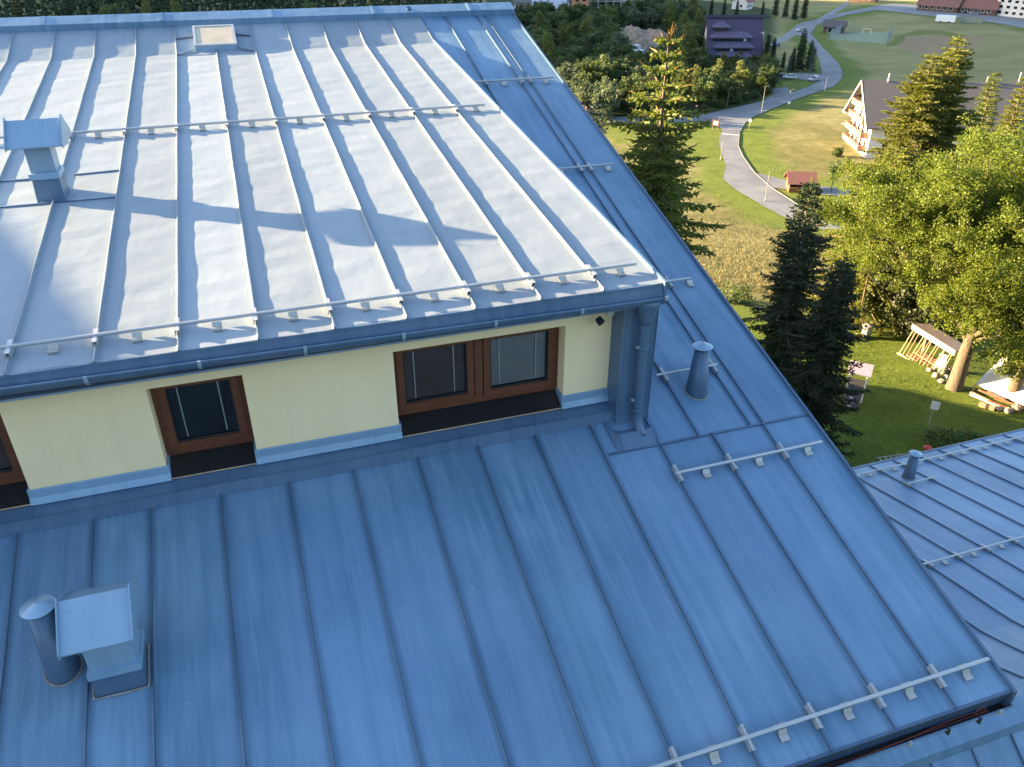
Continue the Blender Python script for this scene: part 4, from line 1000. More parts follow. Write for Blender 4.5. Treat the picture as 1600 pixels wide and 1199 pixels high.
def frame2(A, ang):       # local frame: x along the facade, y to the back
    c, s = math.cos(ang), math.sin(ang); return c, s
def house(name, label, A, ang, L, W, hw, hr, wallm, roofm, ov=.8, wins=None, cat='building', ridge=.5, winm='darkglass', thick=.25):
    """gabled house: A = near-left corner, facade along local x, gables at the ends"""
    t = thing(name, label, cat, A, ang)
    yr = W*ridge
    b = B().add([(0,0,-.5),(L,0,-.5),(L,W,-.5),(0,W,-.5),(0,0,hw),(L,0,hw),(L,W,hw),(0,W,hw),(0,yr,hr),(L,yr,hr)],
                [(0,1,5,4),(2,3,7,6),(1,2,6,9,5),(3,0,4,8,7),(4,5,9,8),(6,7,8,9),(0,3,2,1)])
    mk('wall', b, MT[wallm], t)
    kf = (hr-hw)/yr; kb = (hr-hw)/(W-yr)
    r = mk('roof', B().prism([(yr, hr+.06), (-ov, hw-ov*kf+.06), (-ov, hw-ov*kf+.06+thick), (yr, hr+.06+thick)], -ov, L+ov)
           .prism([(yr, hr+.06), (W+ov, hw-ov*kb+.06), (W+ov, hw-ov*kb+.06+thick), (yr, hr+.06+thick)], -ov, L+ov), MT[roofm], t)
    for (face, u, z, w, h) in wins or []:
        if face == 'f': q = B().box((u, -.09, z), (u+w, -.03, z+h)); fr = B().box((u-.12, -.06, z-.12), (u+w+.12, -.02, z+h+.12))
        elif face == 'l': q = B().box((-.09, u, z), (-.03, u+w, z+h)); fr = B().box((-.06, u-.12, z-.12), (-.02, u+w+.12, z+h+.12))
        else: q = B().box((L+.03, u, z), (L+.09, u+w, z+h)); fr = B().box((L+.02, u-.12, z-.12), (L+.06, u+w+.12, z+h+.12))
        wdw = mk('window', fr, MT['white'], t); mk('pane', q, MT[winm], wdw)
    return t, r

# apartment house with balconies on its sunlit gable
A = G(1352, 248, 0); ang = math.atan2(-.39, .92)
wl_ = [('f', 3+4.2*k, 2.2+2.9*s, 1.4, 1.5) for k in range(10) for s in range(2)]
apt, ar = house('apartment_house', 'tall balcony apartment house with grey gable roof behind the golden spruces', (A[0], A[1], 0), ang, 46, 15, 8.6, 15.6, 'whitewall', 'greyroof', 1.9, wl_, ridge=.55)
for i, (z, a, b_) in enumerate([(1.6, 1.0, 13.6), (4.5, 1.0, 13.6), (7.4, 1.6, 13.0), (10.3, 3.6, 12.2)]):
    bal = mk('balcony', B().box((-1.9, a, z-.22), (-.02, b_, z)), MT['concrete'], apt)
    rail = B()
    n = int((b_-a)/.9)
    for k in range(n): rail.box((-1.95, a+.9*k+.03, z+.02), (-1.88, a+.9*k+.87, z+1.0))
    rail.box((-1.88, a, z+.02), (-.05, a+.06, z+1.0)); rail.box((-1.88, b_-.06, z+.02), (-.05, b_, z+1.0)); rail.box((-1.98, a-.02, z+1.0), (-1.86, b_+.02, z+1.08))
    mk('railing', rail, MT['pinkwood'], bal)
    for u in np.arange(a+.8, b_-1.5, 3.1):
        d_ = mk('balcony_door', B().box((-.05, u, z), (-.02, u+1.5, z+2.1)), MT['white'], apt); mk('pane', B().box((-.09, u+.12, z+.2), (-.055, u+.7, z+1.95)).box((-.09, u+.8, z+.2), (-.055, u+1.38, z+1.95)), MT['darkglass'], d_)
pu = B()
for k in range(5): pu.bar((-1.7, 4.5+1.9*k, 11.6+min(k, 4-k)*.9), (-.1, 4.5+1.9*k, 11.6+min(k, 4-k)*.9), .18, .22)
mk('purlin', pu, MT['brownwall'], apt)
mk('barge_board', B().bar((-1.95, 8.25, 15.75), (-1.95, -1.9, 7.05), .08, .35).bar((-1.95, 8.25, 15.75), (-1.95, 16.9, 6.95), .08, .35), MT['whitewall'], ar)
for u, h in ((4, 1.6), (20, 1.5), (26, 1.2), (27.5, 1.2), (33, 2.2), (42, 1.4)):
    mk('flue', B().tube([(u, 8.0, 15.2), (u, 8.0, 15.9+h)], .18, 8), MT['galv'], ar)
dsh = mk('satellite_dish', B().lathe((-2.3, 14.2, 7.2), [(.02, 0), (.35, .06), (.55, .18)], 14), MT['white'], apt)
mk('satellite_dish', B().lathe((-2.3, 14.0, 4.6), [(.02, 0), (.3, .05), (.42, .15)], 14), MT['white'], apt)

# purple mountain hotel with stacked shed dormers
P0 = G(1104, 92, 0); P1 = G(1192, 92, 0); angp = math.atan2(P1[1]-P0[1], P1[0]-P0[0]); LP = float(np.linalg.norm(P1-P0))
hpz = up_to(P0, 1100, 28)
ph = thing('mountain_hotel', 'dark purple steep-roofed hotel with stacked shed dormers in the wooded belt', 'building', P0, angp)
mk('wall', B().prism([(.6, -.5), (.6, 1.5), (8.0, hpz-.5), (15, 1.5), (15, -.5)], .8, LP-.8), MT['cream'], ph)
rf = mk('roof', B().prism([(0, .6), (8.0, hpz), (16, .6), (16, .2), (8.0, hpz-.5), (0, .2)], 0, LP), MT['purple'], ph)
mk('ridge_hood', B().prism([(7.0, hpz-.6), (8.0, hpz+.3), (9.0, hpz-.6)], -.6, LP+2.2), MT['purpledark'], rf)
slope = hpz/8.0
for i, (zf, a, b_) in enumerate([(.74, .08, .42), (.50, .05, .82), (.27, .10, .84), (.06, .12, .80)]):
    z1 = hpz*(zf+.14); z0 = hpz*(zf-.055); y1 = z1/slope; y0 = z0/slope-1.0; x0, x1 = LP*a, LP*b_; hh = z0+.9
    d = B().add([(x0, y0-.3, hh), (x1, y0-.3, hh), (x1-2.6, y1, z1), (x0+2.6, y1, z1), (x0, y0-.3, hh-.35), (x1, y0-.3, hh-.35), (x0+1.2, y0+1.6, hh-.4), (x1-1.2, y0+1.6, hh-.4), (x0, y0+2.3, hh+.1), (x1, y0+2.3, hh+.1)],
                [(0,1,2,3), (0,4,5,1), (4,6,7,5), (0,3,8), (1,9,2), (0,8,6,4), (1,5,7,9)])
    do = mk('shed_dormer', d, MT['purplelight'], ph)
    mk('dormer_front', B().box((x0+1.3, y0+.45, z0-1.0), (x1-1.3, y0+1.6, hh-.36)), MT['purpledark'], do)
    for k in range(int((x1-x0-4)/1.6)):
        lit = (i == 1 and k in (7, 8)) or (i == 2 and k in (3, 7, 8, 9))
        mk('window', B().box((x0+2+1.6*k, y0+.38, z0-.55), (x0+3.1+1.6*k, y0+.445, z0+.42)), MT['palewin'] if lit else MT['darkglass'], do)
mk('end_wall', B().box((LP-.75, 4.5, 1.2), (LP+.5, 11.5, hpz*.62)), MT['cream'], ph)

# houses at the far edge of the valley
def far_house(name, label, x, y, L, W, hw, hr, wm, rm, ang=0.0, cols=5, rows=2, **k):
    P = G(x, y, 0); a = math.atan2(P[1], P[0])-math.pi/2+ang
    w = [('f', .9+(L-1.8)*c/cols, 1.2+2.8*r_, (L-1.8)/cols*.5, 1.4) for c in range(cols) for r_ in range(rows)]+[('l', W*.3, 1.2, 1.4, 1.4), ('r', W*.3, 1.2, 1.4, 1.4)]
    return house(name, label, P, a, L, W, hw, hr, wm, rm, .7, w, **k)
far_house('house', 'pale house with silver metal roof above the wooded belt', 832, 27, 20, 9, 4.6, 8.2, 'whitewall', 'paleroof', -.05, 6, 1)
far_house('house', 'white gabled house with red roof behind the purple hotel', 1166, 16, 9, 9, 4.5, 8.5, 'whitewall', 'redroof', 1.2, 3, 1)
far_house('house', 'low cream building behind the ridge end', 803, 24, 13, 9, 6, 7.5, 'cream', 'greyroof', 0, 4, 2)
far_house('house', 'grey house with blue roof beside the building site', 940, 18, 14, 10, 6.0, 9.5, 'concrete', 'paleroof', .1, 4, 2)
far_house('lodge', 'brown timber lodge with steep roof beside the highway', 1432, 16, 22, 12, 3.4, 11, 'brownwall', 'kroof', -.35, 6, 1)
far_house('lodge', 'larger brown timber lodge with steep roof next to the white hotel', 1478, 19, 26, 14, 3.6, 13, 'brownwall', 'kroof', -.35, 7, 1)
P = G(1510, 20, 0)
far_house('hotel', 'long white hotel with porch at the top right edge', 1512, 20, 58, 18, 10, 15, 'whitewall', 'redroof', -.55, 14, 3)
far_house('house', 'cluster house at the road fork with grey roof', 1325, 2, 16, 10, 4, 7.5, 'brownwall', 'greyroof', -.2, 4, 1)
# unfinished building with orange block walls and open floors
P = G(892, 32, 0); a = math.atan2(P[1], P[0])-math.pi/2
ub = thing('unfinished_building', 'unfinished orange block building with open concrete floors', 'building', P, a)
mk('wall', B().box((0, 0, -.5), (9, 10, 15)), MT['orange'], ub)
mk('base', B().box((.3, -.6, -.5), (9.5, -.02, 4.5)), MT['cream'], ub)
for k in range(6): mk('slab', B().box((9.02, 0, .1+2.9*k), (26, 10, .4+2.9*k)), MT['concrete'], ub)
for i in range(5):
    for k in range(5): mk('column', B().box((9.6+3.9*i, .2, .41+2.9*k), (10.1+3.9*i, .7, 2.99+2.9*k)), MT['concrete'], ub)
mk('core_wall', B().box((9.05, 6, -.5), (26, 9.8, 15)), MT['brownwall'], ub)
for x_, z_ in ((2, 6), (5.5, 6), (2, 9), (5.5, 9), (5.5, 12)): mk('window', B().box((x_, -.06, z_), (x_+1.8, -.02, z_+1.5)), MT['darkglass'], ub)

# building-site earth bank and sheds in the clearing
def mound(name, label, cx, cy, rx, ry, h, mat, seed):
    rg = np.random.default_rng(seed); n = 30; V = []; z0 = Tz(cx, cy)
    for j in range(n):
        for i in range(n):
            u, v = -1+2*i/(n-1), -1+2*j/(n-1); r = math.hypot(u, v)
            V.append((cx+u*rx, cy+v*ry, z0-.3+max(0, (1-r**2))*h*(1+.35*math.sin(u*9+seed)*math.sin(v*8))+rg.normal(0, .3)*h*.3*(r < 1)))
    q = [(j*n+i, j*n+i+1, (j+1)*n+i+1, (j+1)*n+i) for j in range(n-1) for i in range(n-1)]
    return tag(mko(name, npmesh(name, V, q), mat), kind='structure')
MT['earth'] = plain('bare_earth', (.19, .145, .105), .95, 0, .5, .35, .8)
c = G(1008, 66, 0); mound('earth_bank', '', c[0], c[1], 17, 40, 4.5, MT['earth'], 3)
for x, y, lab in ((991, 82, 'small white site cabin at the foot of the earth bank'), (997, 90, 'white site container below the earth bank')):
    P = G(x, y, 0); t = thing('site_cabin', lab, 'cabin', P, .5)
    mk('wall', B().box((-2.5, -1.2, 0), (2.5, 1.2, 2.5)), MT['white'], t); mk('roof', B().box((-2.6, -1.3, 2.5), (2.6, 1.3, 2.65)), MT['paleroof'], t); mk('door', B().box((-.5, -1.25, .1), (.4, -1.21, 2.1)), MT['steelgrey'], t)
P = G(916, 186, 0); t, r = house('shed', 'dark shed with white window panels glimpsed at the roof verge', P, .4, 6, 4, 3.2, 4.3, 'brownwall', 'greyroof', .4, [('f', .6, 1.2, 1.2, 1.2), ('f', 3.6, 1.2, 1.2, 1.2)], winm='palewin')

# kiosk
P = G(1232, 301, 0)
kiosk = thing('kiosk', 'red wooden kiosk with brown gable roof beside the driveway', 'kiosk', P, -.42)
kw = B()
for k in range(14): kw.box((.02+.33*k, 0, 0), (.02+.33*k+.31, .08, 1.0))
kw.box((0, .08, 0), (.1, 3.4, 2.4)).box((4.6, .08, 0), (4.7, 3.4, 2.4)).box((0, 3.4, 0), (4.7, 3.5, 2.4)).box((0, 0, 2.05), (4.7, .1, 2.4))
for x_ in (0, 1.5, 3.1, 4.58): kw.box((x_, -.02, 0), (x_+.14, .12, 2.4))
kw.add([(0, 0, 2.4), (0, 3.5, 2.4), (0, 1.75, 3.7)], [(0,1,2)]).add([(4.7, 0, 2.4), (4.7, 3.5, 2.4), (4.7, 1.75, 3.7)], [(0,2,1)])
mk('wall', kw, MT['redwood'], kiosk)
mk('counter', B().box((.2, -.25, 1.0), (4.5, .25, 1.07)), MT['plank'], kiosk)
mk('interior', B().box((.15, 2.2, 0), (4.55, 3.3, 2.3)), MT['brownwall'], kiosk)
mk('roof', B().prism([(-.9, 1.85), (1.75, 3.78), (4.4, 1.85), (4.4, 1.97), (1.75, 3.92), (-.9, 1.97)], -.6, 5.3), MT['kroof'], kiosk)

# football pitch fence, goal, shed
def fence_run(name, label, a, b, h, grp):
    A_, B_ = np.array(G(*a)), np.array(G(*b)); d = B_-A_; L_ = float(np.hypot(d[0], d[1])); an = math.atan2(d[1], d[0])
    t = thing(name, label, 'fence', A_, an, grp); n = max(2, int(L_/3))
    for k in range(n+1): mk('post', B().tube([(L_*k/n, 0, 0), (L_*k/n, 0, h)], .07, 6), MT['fencepost'], t)
    net = B()
    for k in range(int(h/.22)): net.box((0, -.012, .1+.22*k), (L_, .012, .112+.22*k))
    for k in range(int(L_/.25)): net.box((.25*k, -.011, .1), (.25*k+.012, .011, h))
    mk('netting', net, MT['fencepost'], t)
MT['fencepost'] = plain('blue_green_fence', (.20, .30, .34), .5, .2)
pc = Z3((700,186),(765,148),(960,152),(985,162),(962,205))
fence_run('fence', 'blue net fence on the left end of the sports pitch', pc[0], pc[1], 4.0, 'pitch fences')
fence_run('fence', 'blue net fence on the right end of the sports pitch', pc[4], pc[3], 4.0, 'pitch fences')
fence_run('fence', 'short blue net fence behind the far left corner of the pitch', pc[1], Z3((822,150))[0], 4.0, 'pitch fences')
P = G(*Z3((870, 160))[0], 0); gt = thing('football_goal', 'white football goal on the fenced sports pitch', 'goal', P, -.75)
mk('goal_frame', B().tube([(-1.8, 0, 0), (-1.8, 0, 2.3)], .09, 6).tube([(1.8, 0, 0), (1.8, 0, 2.3)], .09, 6).tube([(-1.8, 0, 2.3), (1.8, 0, 2.3)], .09, 6), MT['white'], gt)
mk('goal_stay', B().tube([(-1.8, 0, 2.3), (-1.8, 1.3, 0)], .04, 5).tube([(1.8, 0, 2.3), (1.8, 1.3, 0)], .04, 5), MT['white'], gt)
P = G(*Z3((668, 152))[0], 0); t, r = house('shed', 'small dark wooden shed beside the sports pitch', P, -.75, 9, 6, 3.0, 5.0, 'brownwall', 'greyroof', .8, [('f', 2, .3, 2, 2)])
P = G(*Z3((1187, 104))[0], 0); t = thing('trailer', 'white box trailer at the edge of the hay field', 'trailer', P, -.9)
mk('box_body', B().box((0, 0, .5), (9, 3, 3.4)), MT['white'], t)
for x_ in (2.5, 6.5): mk('wheel', B().tube([(x_, -.05, .45), (x_, .25, .45)], .45, 12), MT['blackrub'], t)
P = G(*Z3((1302, 106))[0], 0); t = thing('container', 'dull grey-green container at the edge of the hay field', 'container', P, -.9)
cb_ = B().box((0, 0, .1), (10, 3, 2.8))
for k in range(24): cb_.box((.1+.41*k, -.05, .3), (.3+.41*k, 0, 2.6))
mk('container_body', cb_, plain('grey_green_paint', (.26, .27, .22), .7), t); mk('container_roof', B().box((-.05, -.05, 2.8), (10.05, 3.05, 2.92)), MT['greyroof'], t)

# ------------------------------------------------------------------ street furniture
def street_lamp(P, h, label, arm=.9, rz=0):
    t = thing('street_lamp', label, 'street lamp', P, rz, 'street lamps along the valley road')
    mk('pole', B().tube([(0, 0, 0), (0, 0, h*.5), (0, 0, h-.15)], [.10, .08, .055], 8), MT['lamppost'], t)
    mk('base', B().lathe((0, 0, 0), [(.15, 0), (.15, .5), (.11, .6)], 10), MT['lamppost'], t)
    mk('arm', B().tube([(0, 0, h-.2), (.15, 0, h-.02), (arm, 0, h+.05)], .04, 6), MT['lamppost'], t)
    hd = mk('lamp_head', B().hexa([(arm-.1, -.11, h), (arm+.45, -.13, h+.02), (arm+.45, .13, h+.02), (arm-.1, .11, h), (arm-.1, -.08, h+.14), (arm+.4, -.09, h+.12), (arm+.4, .09, h+.12), (arm-.1, .08, h+.14)]), MT['lamppost'], t)
    mk('lens', B().box((arm, -.08, h-.02), (arm+.38, .08, h+.0)), MT['palewin'], hd)
MT['lamppost'] = plain('galvanised_lamp_post', (.2, .2, .19), .5, .3)
for tx, ty, bx, by, lab in [(1204,267,1195,316,'street lamp nearest the hotel on the road bend before the kiosk'), (1182.5,111.5,1179,141,'street lamp in front of the dense trees left of the spur'),
        (1139,137.6,1136,166,'street lamp at the grass edge of the wooded belt near the side road'), (1195,135,1189,181,'tall street lamp beside the junction'),
        (1265,108.7,1263,122,'short street lamp in front of the blue spruces'), (1290.5,126,1288.4,143,'street lamp at the outer edge of the road bend'),
        (1234,140,1232,163,'street lamp on the verge right of the junction'), (1129,216,1126,250,'thin street lamp left of the narrow road')]:
    P = G(bx, by, 0); street_lamp(P, max(4.0, up_to(P, tx, ty)), lab, .7, random.uniform(-.6, .6))
def road_sign(P, h, label, shape, cm):
    t = thing('road_sign', label, 'road sign', P, -.62)
    mk('post', B().tube([(0, 0, 0), (0, 0, h)], .04, 6), MT['galv'], t)
    if shape == 'box': pl = B().box((-.32, -.07, h-.75), (.32, -.04, h+.05))
    elif shape == 'tri': pl = B().add([(-.5, -.07, h+.05), (.5, -.07, h+.05), (0, -.07, h-.8), (-.5, -.04, h+.05), (.5, -.04, h+.05), (0, -.04, h-.8)], [(0,2,1),(3,4,5),(0,1,4,3),(1,2,5,4),(2,0,3,5)])
    else: pl = B().tube([(0, -.07, h-.35), (0, -.04, h-.35)], .42, 16)
    mk('sign_plate', pl, cm, t); return t
MT['signred'] = plain('sign_red', (.45, .04, .03), .5)
P = G(1087, 178, 0); s_ = road_sign(P, 2.4, 'small red and white give way sign on the grass by the side road', 'tri', MT['signred']); mk('sign_face', B().add([(-.3, -.075, -.08+2.4), (.3, -.075, -.08+2.4), (0, -.075, -.55+2.4)], [(0,2,1)]), MT['white'], s_)
P = G(1170, 203, 0); road_sign(P, 2.7, 'round white road sign right of the junction', 'round', MT['white'])
P = G(1232, 167, 0); road_sign(P, 1.5, 'pale box on a post under the verge street lamp', 'box', MT['white'])
P = G(1184, 142, 0); road_sign(P, 2.6, 'white road sign beside the spur entrance', 'box', MT['white'])
P = G(1117, 204, 0); nb = thing('notice_board', 'brown wooden notice board on two posts at the junction corner', 'notice board', P, -.7)
for x_ in (-.7, .7): mk('post', B().box((x_-.08, -.08, 0), (x_+.08, .08, 3.0)), MT['plank'], nb)
mk('board', B().box((-.95, -.13, 1.1), (.95, -.085, 2.7)), MT['brownwall'], nb); mk('poster', B().box((-.6, -.15, 1.4), (.6, -.135, 2.4)), MT['white'], nb)

# cars
MT['carwhite'] = plain('white_car_paint', (.72, .72, .72), .25, 0, .02); MT['cardark'] = plain('dark_blue_car_paint', (.03, .045, .09), .25, 0, .05); MT['carsilver'] = plain('silver_car_paint', (.45, .46, .48), .25, .4, .02); MT['carblue'] = plain('blue_car_paint', (.04, .11, .24), .25, 0, .05)
def car(P, rz, paint, label, L=4.4):
    t = thing('parked_car', label, 'car', P, rz, 'parked cars'); k = L/4.4
    prof = [(-2.2,.35),(-2.2,.75),(-2.05,.95),(-1.0,1.0),(-.45,1.0),(1.7,1.0),(2.1,.95),(2.2,.7),(2.2,.35)]
    b = B(); n = len(prof)
    for s in (-.88, .88): b.v += [(x*k, s, z) for x, z in prof]
    b.f = [tuple(range(n))[::-1], tuple(range(n, 2*n))]+[(i, (i+1) % n, n+(i+1) % n, n+i) for i in range(n)]
    mk('body', b, paint, t)
    mk('cabin_glass', B().hexa([(-.95*k, -.8, 1.0), (1.75*k, -.8, 1.0), (1.75*k, .8, 1.0), (-.95*k, .8, 1.0), (-.3*k, -.66, 1.44), (1.3*k, -.66, 1.44), (1.3*k, .66, 1.44), (-.3*k, .66, 1.44)]), MT['darkglass'], t)
    mk('roof', B().hexa([(-.32*k, -.68, 1.435), (1.34*k, -.68, 1.435), (1.34*k, .68, 1.435), (-.32*k, .68, 1.435), (-.2*k, -.6, 1.5), (1.2*k, -.6, 1.5), (1.2*k, .6, 1.5), (-.2*k, .6, 1.5)]), paint, t)
    for x_ in (-1.35, 1.35):
        for s in (-1, 1):
            w = mk('wheel', B().tube([(x_*k, s*.70, .32), (x_*k, s*.90, .32)], .32, 14), MT['blackrub'], t); mk('rim', B().tube([(x_*k, s*.901, .32), (x_*k, s*.91, .32)], .2, 10), MT['galv'], w)
    for s in (-.65, .65): mk('headlight', B().box((-2.215*k, s-.18, .66), (-2.19*k, s+.18, .8)), MT['palewin'], t); mk('tail_light', B().box((2.19*k, s-.18, .72), (2.215*k, s+.18, .88)), MT['signred'], t)
for x, y, rz, c_, lab in [(1218, 122, -.55, 'cardark', 'dark blue car parked left in the small lot'), (1233, 123, -.55, 'carwhite', 'white car parked between two others in the small lot'), (1272, 126.5, .3, 'carsilver', 'silver car leaving the small lot at the road'),
        (1211, 73, .2, 'carblue', 'blue car parked beside the purple hotel'), (1252, 49.5, -.2, 'carsilver', 'silver car parked by the upper lane'), (1522, 23, -.5, 'carsilver', 'silver car parked by the brown lodge'), (1508, 21, -.5, 'cardark', 'dark car parked by the brown lodge')]:
    car(G(x, y, .09), rz, MT[c_], lab, 4.5)

# ------------------------------------------------------------------ things on the lawn
LZ = Tz(34, 29)
def L(x, y): p = land(x, y); return p
# wood rack: white-capped frame leaning over slanted poles
a, b = L(1407, 555), L(1470, 588); d = b-a; ang = math.atan2(d[1], d[0]); Lr = float(np.hypot(d[0], d[1]))
rk = thing('wood_rack', 'long pole rack with white top board beside the maple trunk', 'wood rack', a, ang)
hr_ = 1.75
for k in range(13):
    x_ = Lr*k/12; mk('pole', B().tube([(x_-.10, -.04, 0), (x_+.03+.09*math.sin(k*3), .42+.05*math.sin(k*5), hr_)], .026+.008*math.sin(k*2), 6), MT['plank' if k % 3 else 'palewood'], rk)
mk('top_board', B().box((-.1, .36, hr_), (Lr+.1, .40, hr_+.30)), MT['white'], rk)
mk('roof_board', B().hexa([(-.15, .34, hr_+.30), (Lr+.15, .34, hr_+.30), (Lr+.15, 1.7, hr_+.1), (-.15, 1.7, hr_+.1), (-.15, .34, hr_+.35), (Lr+.15, .34, hr_+.35), (Lr+.15, 1.7, hr_+.15), (-.15, 1.7, hr_+.15)]), MT['plank'], rk)
for x_ in (.1, Lr*.5, Lr-.1): mk('post', B().box((x_-.06, 1.5, 0), (x_+.06, 1.62, hr_+.1)), MT['plank'], rk)
mk('bottom_rail', B().bar((-.2, -.05, .06), (Lr+.2, -.05, .06), .12, .1), MT['palewood'], rk)
for k in range(7):
    z_ = .12+.13*(k % 4); mk('plank', B().bar((.2+.1*k, .25+.15*k, z_), (Lr-.3+.06*k, .3+.15*k, z_), .16, .05), MT['redwood' if k % 2 else 'plank'], rk)
# stacked rubble beside the trunk
def rock(P, r, mat, seed, name='rock', label=None):
    rg = np.random.default_rng(seed); V = []; n, m = 7, 9
    for j in range(n+1):
        for i in range(m):
            th, ph_ = math.pi*j/n, 2*math.pi*i/m; k = 1+.22*math.sin(3*ph_+seed)*math.sin(2*th)+rg.normal(0, .05)
            V.append((r*k*math.sin(th)*math.cos(ph_), r*.85*k*math.sin(th)*math.sin(ph_), r*.62*(k*math.cos(th)+.8)))
    q = [(j*m+i, j*m+(i+1) % m, (j+1)*m+(i+1) % m, (j+1)*m+i) for j in range(n) for i in range(m)]
    o = mko(name, npmesh(name, V, q), mat, None, tuple(map(float, P)), rg.uniform(0, 6)); return o
MT['stone'] = plain('pale_stone', (.22, .20, .17), .9, 0, .3, 4, .5)
for i, (x, y, r_, lab) in enumerate([(1452, 581, .20, 'round brown stone at the end of the pole rack'), (1462, 590, .26, 'pale boulder between rack and trunk'), (1472, 584, .30, 'largest pale boulder left of the maple trunk'), (1470, 598, .22, 'flat pale stone at the lawn edge left of the trunk'),
        (1478, 592, .22, 'small pale stone touching the maple trunk'), (1561, 641, .24, 'dark stone under the shelter front'), (1574, 645, .26, 'grey stone at the right end of the rubble'), (1588, 640, .3, 'pale stone at the picture edge by the shelter')]):
    o = rock(L(x, y), r_, MT['stone'], i+3); tag(o, lab, 'rock', 'stones by the maple')
# white chair lying by the trunk
P = L(1466, 580); ch = thing('garden_chair', 'white plastic garden chair tipped among the stones', 'chair', P, .6)
mk('seat', B().hexa([(-.25,-.25,.30),(.25,-.25,.36),(.25,.25,.36),(-.25,.25,.30),(-.25,-.25,.34),(.25,-.25,.40),(.25,.25,.40),(-.25,.25,.34)]), MT['white'], ch)
mk('backrest', B().hexa([(.22,-.25,.38),(.27,-.25,.38),(.27,.25,.38),(.22,.25,.38),(.38,-.22,.95),(.42,-.22,.95),(.42,.22,.95),(.38,.22,.95)]), MT['white'], ch)
for x_, y_ in ((-.22,-.22),(-.22,.22),(.22,-.22),(.22,.22)): mk('leg', B().tube([(x_*1.15, y_*1.15, 0), (x_, y_, .32)], .025, 6), MT['white'], ch)
# tarpaulin shelter
a = L(1512, 612); ang = math.atan2(L(1590, 640)[1]-a[1], L(1590, 640)[0]-a[0])
sh_ = thing('tarp_shelter', 'low shelter with big white tarpaulin sloping over stacked planks', 'shelter', a, ang)
n, m = 12, 9; tb = B()
for j in range(m):
    for i in range(n):
        u, v = i/(n-1), j/(m-1); tb.v.append((.2+3.0*u+.3*v, .1+1.9*v, .55+1.25*v-.12*u+.05*math.sin(u*9+v*3)*math.sin(v*5)+.03*math.sin(u*23)))
tb.f = [(j*n+i, j*n+i+1, (j+1)*n+i+1, (j+1)*n+i) for j in range(m-1) for i in range(n-1)]
MT['tarp'] = plain('white_tarpaulin', (.78, .77, .74), .5, 0, .05)
tp = mk('tarpaulin', tb, MT['tarp'], sh_, smooth=True); sm = tp.modifiers.new('thick', 'SOLIDIFY'); sm.thickness = .012
for x_, y_, h_ in ((3.15, .1, 1.0), (3.5, 2.0, 1.72), (.5, 2.0, 1.75), (.2, .12, .54)): mk('post', B().tube([(x_, y_, 0), (x_+.04, y_, h_)], .06, 7), MT['palewood'], sh_)
mk('rear_roof', B().hexa([(.4, 2.02, 1.80), (3.6, 2.02, 1.68), (3.8, 3.6, .9), (.6, 3.6, 1.0), (.4, 2.02, 1.84), (3.6, 2.02, 1.72), (3.8, 3.6, .94), (.6, 3.6, 1.04)]), MT['kroof'], sh_)
for i, (x0_, y0_, z0_, x1_, y1_, mat_) in enumerate([(.2,-.15,.12,1.6,-.3,'palewood'),(.3,-.35,.1,1.8,-.5,'white'),(.5,.05,.34,1.5,-.1,'redwood'),(1.0,-.05,.5,2.0,-.2,'redwood'),(1.3,-.45,.2,2.9,-.35,'redwood'),(1.5,-.2,.36,2.8,-.1,'redwood'),(2.2,-.5,.12,3.9,-.7,'plank'),(3.3,.3,.3,4.6,-.2,'plank'),(3.4,.7,.6,4.8,.3,'palewood'),(3.2,.4,.15,4.9,.1,'plank'),(3.6,.9,.8,5.0,.8,'redwood')]):
    mk('plank', B().bar((x0_, y0_, z0_), (x1_, y1_, z0_+.03*(i % 3)), .15, .06), MT[mat_], sh_)
P = L(1541, 637); cr = thing('crate', 'pale weathered crate lying at the shelter front', 'crate', P, ang+.2)
for k in range(4): mk('slat', B().box((-.4, -.2+.105*k, .0), (.4, -.2+.105*k+.085, .05)), MT['plank'], cr)
for k in range(3): mk('side_slat', B().box((-.4, -.23, .06+.1*k), (.4, -.205, .14+.1*k)), MT['plank'], cr)
# sign on a slanting post
P = L(1450, 665); hs = up_to(P, 1457, 627)
sg = thing('lawn_sign', 'small white sign board on a slim grey post in the shaded lawn', 'sign', P, -.75)
mk('post', B().tube([(0, 0, 0), (.04, 0, hs-.1)], .025, 8), MT['galv'], sg); mk('sign_board', B().box((-.16, -.06, hs-.42), (.24, -.035, hs+.05)), MT['white'], sg)
mk('board_back', B().box((-.14, -.034, hs-.40), (.22, -.025, hs+.03)), MT['galv'], sg)
# play tower with pale canopy, slide and climbing holds
P = L(1333, 622); pt = thing('play_tower', 'children play tower with lilac canopy and climbing ramp behind the dark spruces', 'play tower', P, -.80)
MT['lilac'] = plain('lilac_canopy', (.2, .175, .25), .6, 0, .1); MT['ramp'] = plain('dark_ramp_board', (.06, .05, .055), .7); MT['yellowslide'] = plain('yellow_slide', (.55, .33, .04), .4)
for x_, y_ in ((-.55, -.5), (.55, -.5), (-.55, .5), (.55, .5)): mk('post', B().tube([(x_, y_, 0), (x_, y_, 2.25)], .055, 8), MT['white'], pt)
mk('canopy', B().prism([(-.75, 2.05), (0, 2.55), (.75, 2.05), (.75, 2.09), (0, 2.6), (-.75, 2.09)], -.75, .75), MT['lilac'], pt)
mk('deck', B().box((-.55, -.5, 1.1), (.55, .5, 1.18)), MT['plank'], pt)
rp = mk('climbing_ramp', B().hexa([(-.45, -1.6, 0), (.45, -1.6, 0), (.45, -.52, 1.1), (-.45, -.52, 1.1), (-.45, -1.66, .04), (.45, -1.66, .04), (.45, -.58, 1.14), (-.45, -.58, 1.14)]), MT['ramp'], pt)
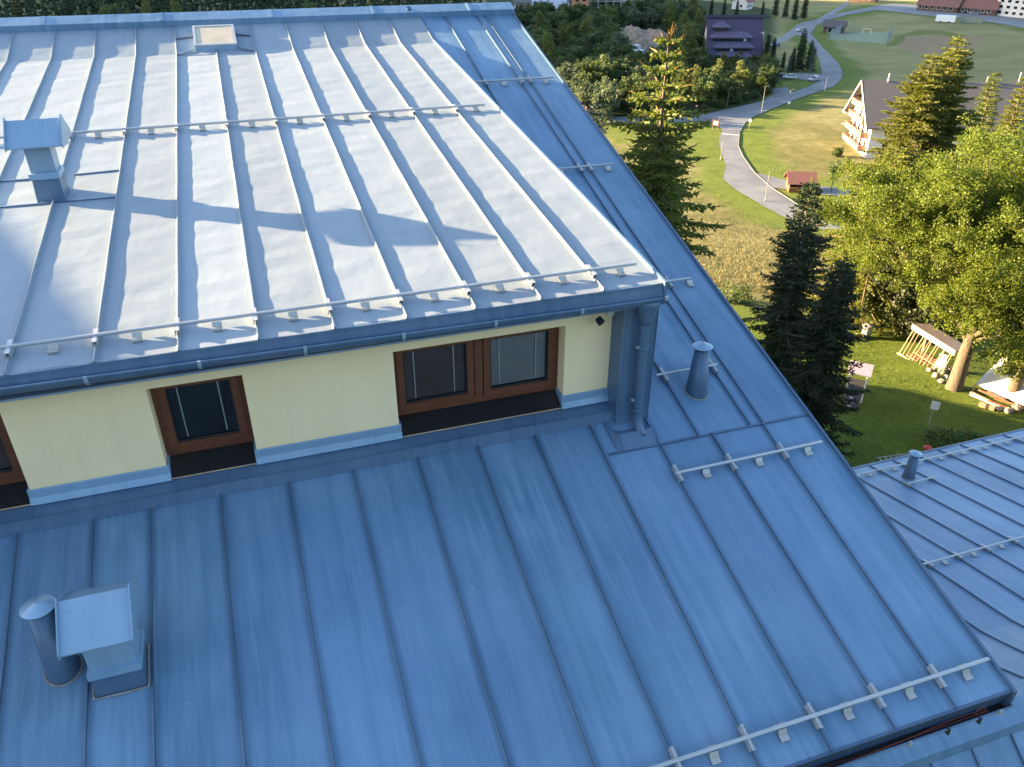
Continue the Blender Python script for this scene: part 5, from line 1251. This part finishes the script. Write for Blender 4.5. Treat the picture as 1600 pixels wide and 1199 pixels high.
for k in range(5): mk('climbing_hold', B().bar((-.22+.22*(k % 2), -1.55+.2*k, .17+.205*k), (.02+.22*(k % 2), -1.55+.2*k, .17+.205*k), .05, .05), MT['white'], rp)
mk('slide', B().hexa([(-.25, .52, 1.1), (.25, .52, 1.1), (.25, 1.9, .12), (-.25, 1.9, .12), (-.25, .52, 1.15), (.25, .52, 1.15), (.25, 1.9, .17), (-.25, 1.9, .17)]), MT['yellowslide'], pt); pt.scale = (.8, .8, .86)
# waste bin, ladder on the grass, red whirligig
P = L(1352, 527); bn = thing('waste_bin', 'grey bin standing at the hedge foot behind the play tower', 'bin', P)
mk('bin_body', B().lathe((0, 0, 0), [(.28, 0), (.34, .85)], 14), MT['steelgrey'], bn); mk('lid', B().lathe((0, 0, .855), [(.36, 0), (.36, .05), (.1, .14)], 14), MT['steelgrey'], bn)
a, b = L(1372, 722), L(1424, 716); d = b-a; la = thing('ladder', 'metal ladder lying on the grass beyond the wing eave', 'ladder', a, math.atan2(d[1], d[0])); ll = float(np.hypot(d[0], d[1]))+.6
for y_ in (-.2, .2): mk('rail', B().bar((0, y_, .08), (ll, y_, .08), .03, .07), MT['galv'], la)
for k in range(int(ll/.3)): mk('rung', B().tube([(.15+.3*k, -.2, .08), (.15+.3*k, .2, .08)], .016, 6), MT['galv'], la)
P = L(1444, 716); wg = thing('garden_ornament', 'small red-topped garden ornament beyond the wing vent pipe', 'ornament', P)
mk('stem', B().tube([(0, 0, 0), (0, 0, .62)], .02, 6), MT['galv'], wg); mk('red_top', B().lathe((0, 0, .52), [(.05, 0), (.2, .06), (.2, .12), (.1, .2), (.02, .23)], 12), MT['signred'], wg)
for k in range(4): mk('leg', B().tube([(0, 0, .5), (.22*math.cos(k*1.57), .22*math.sin(k*1.57), 0)], .015, 5), MT['white'], wg)
# bare dead branch beside the rack
P = L(1405, 520); db = thing('dead_branch', 'bare dead branch leaning over the end of the pole rack', 'branch', P); bb = B(); rg = np.random.default_rng(5)
for k in range(9):
    e = np.array([rg.uniform(-1.6, .4), rg.uniform(-1.2, .6), rg.uniform(.6, 2.2)]); s = np.array([.5, .3, 1.4]); mm = (s+e)/2+rg.normal(0, .2, 3); bb.tube([s, mm, e], [.03, .018, .006], 5, False)
    for q in range(2): bb.tube([mm, mm+unit(rg.normal(size=3))*.6], [.012, .004], 4, False)
bb.tube([(.9, .6, -.2), (.5, .3, 1.4)], [.06, .03], 6, False); mk('twigs', bb, MT['barkgrey'], db)
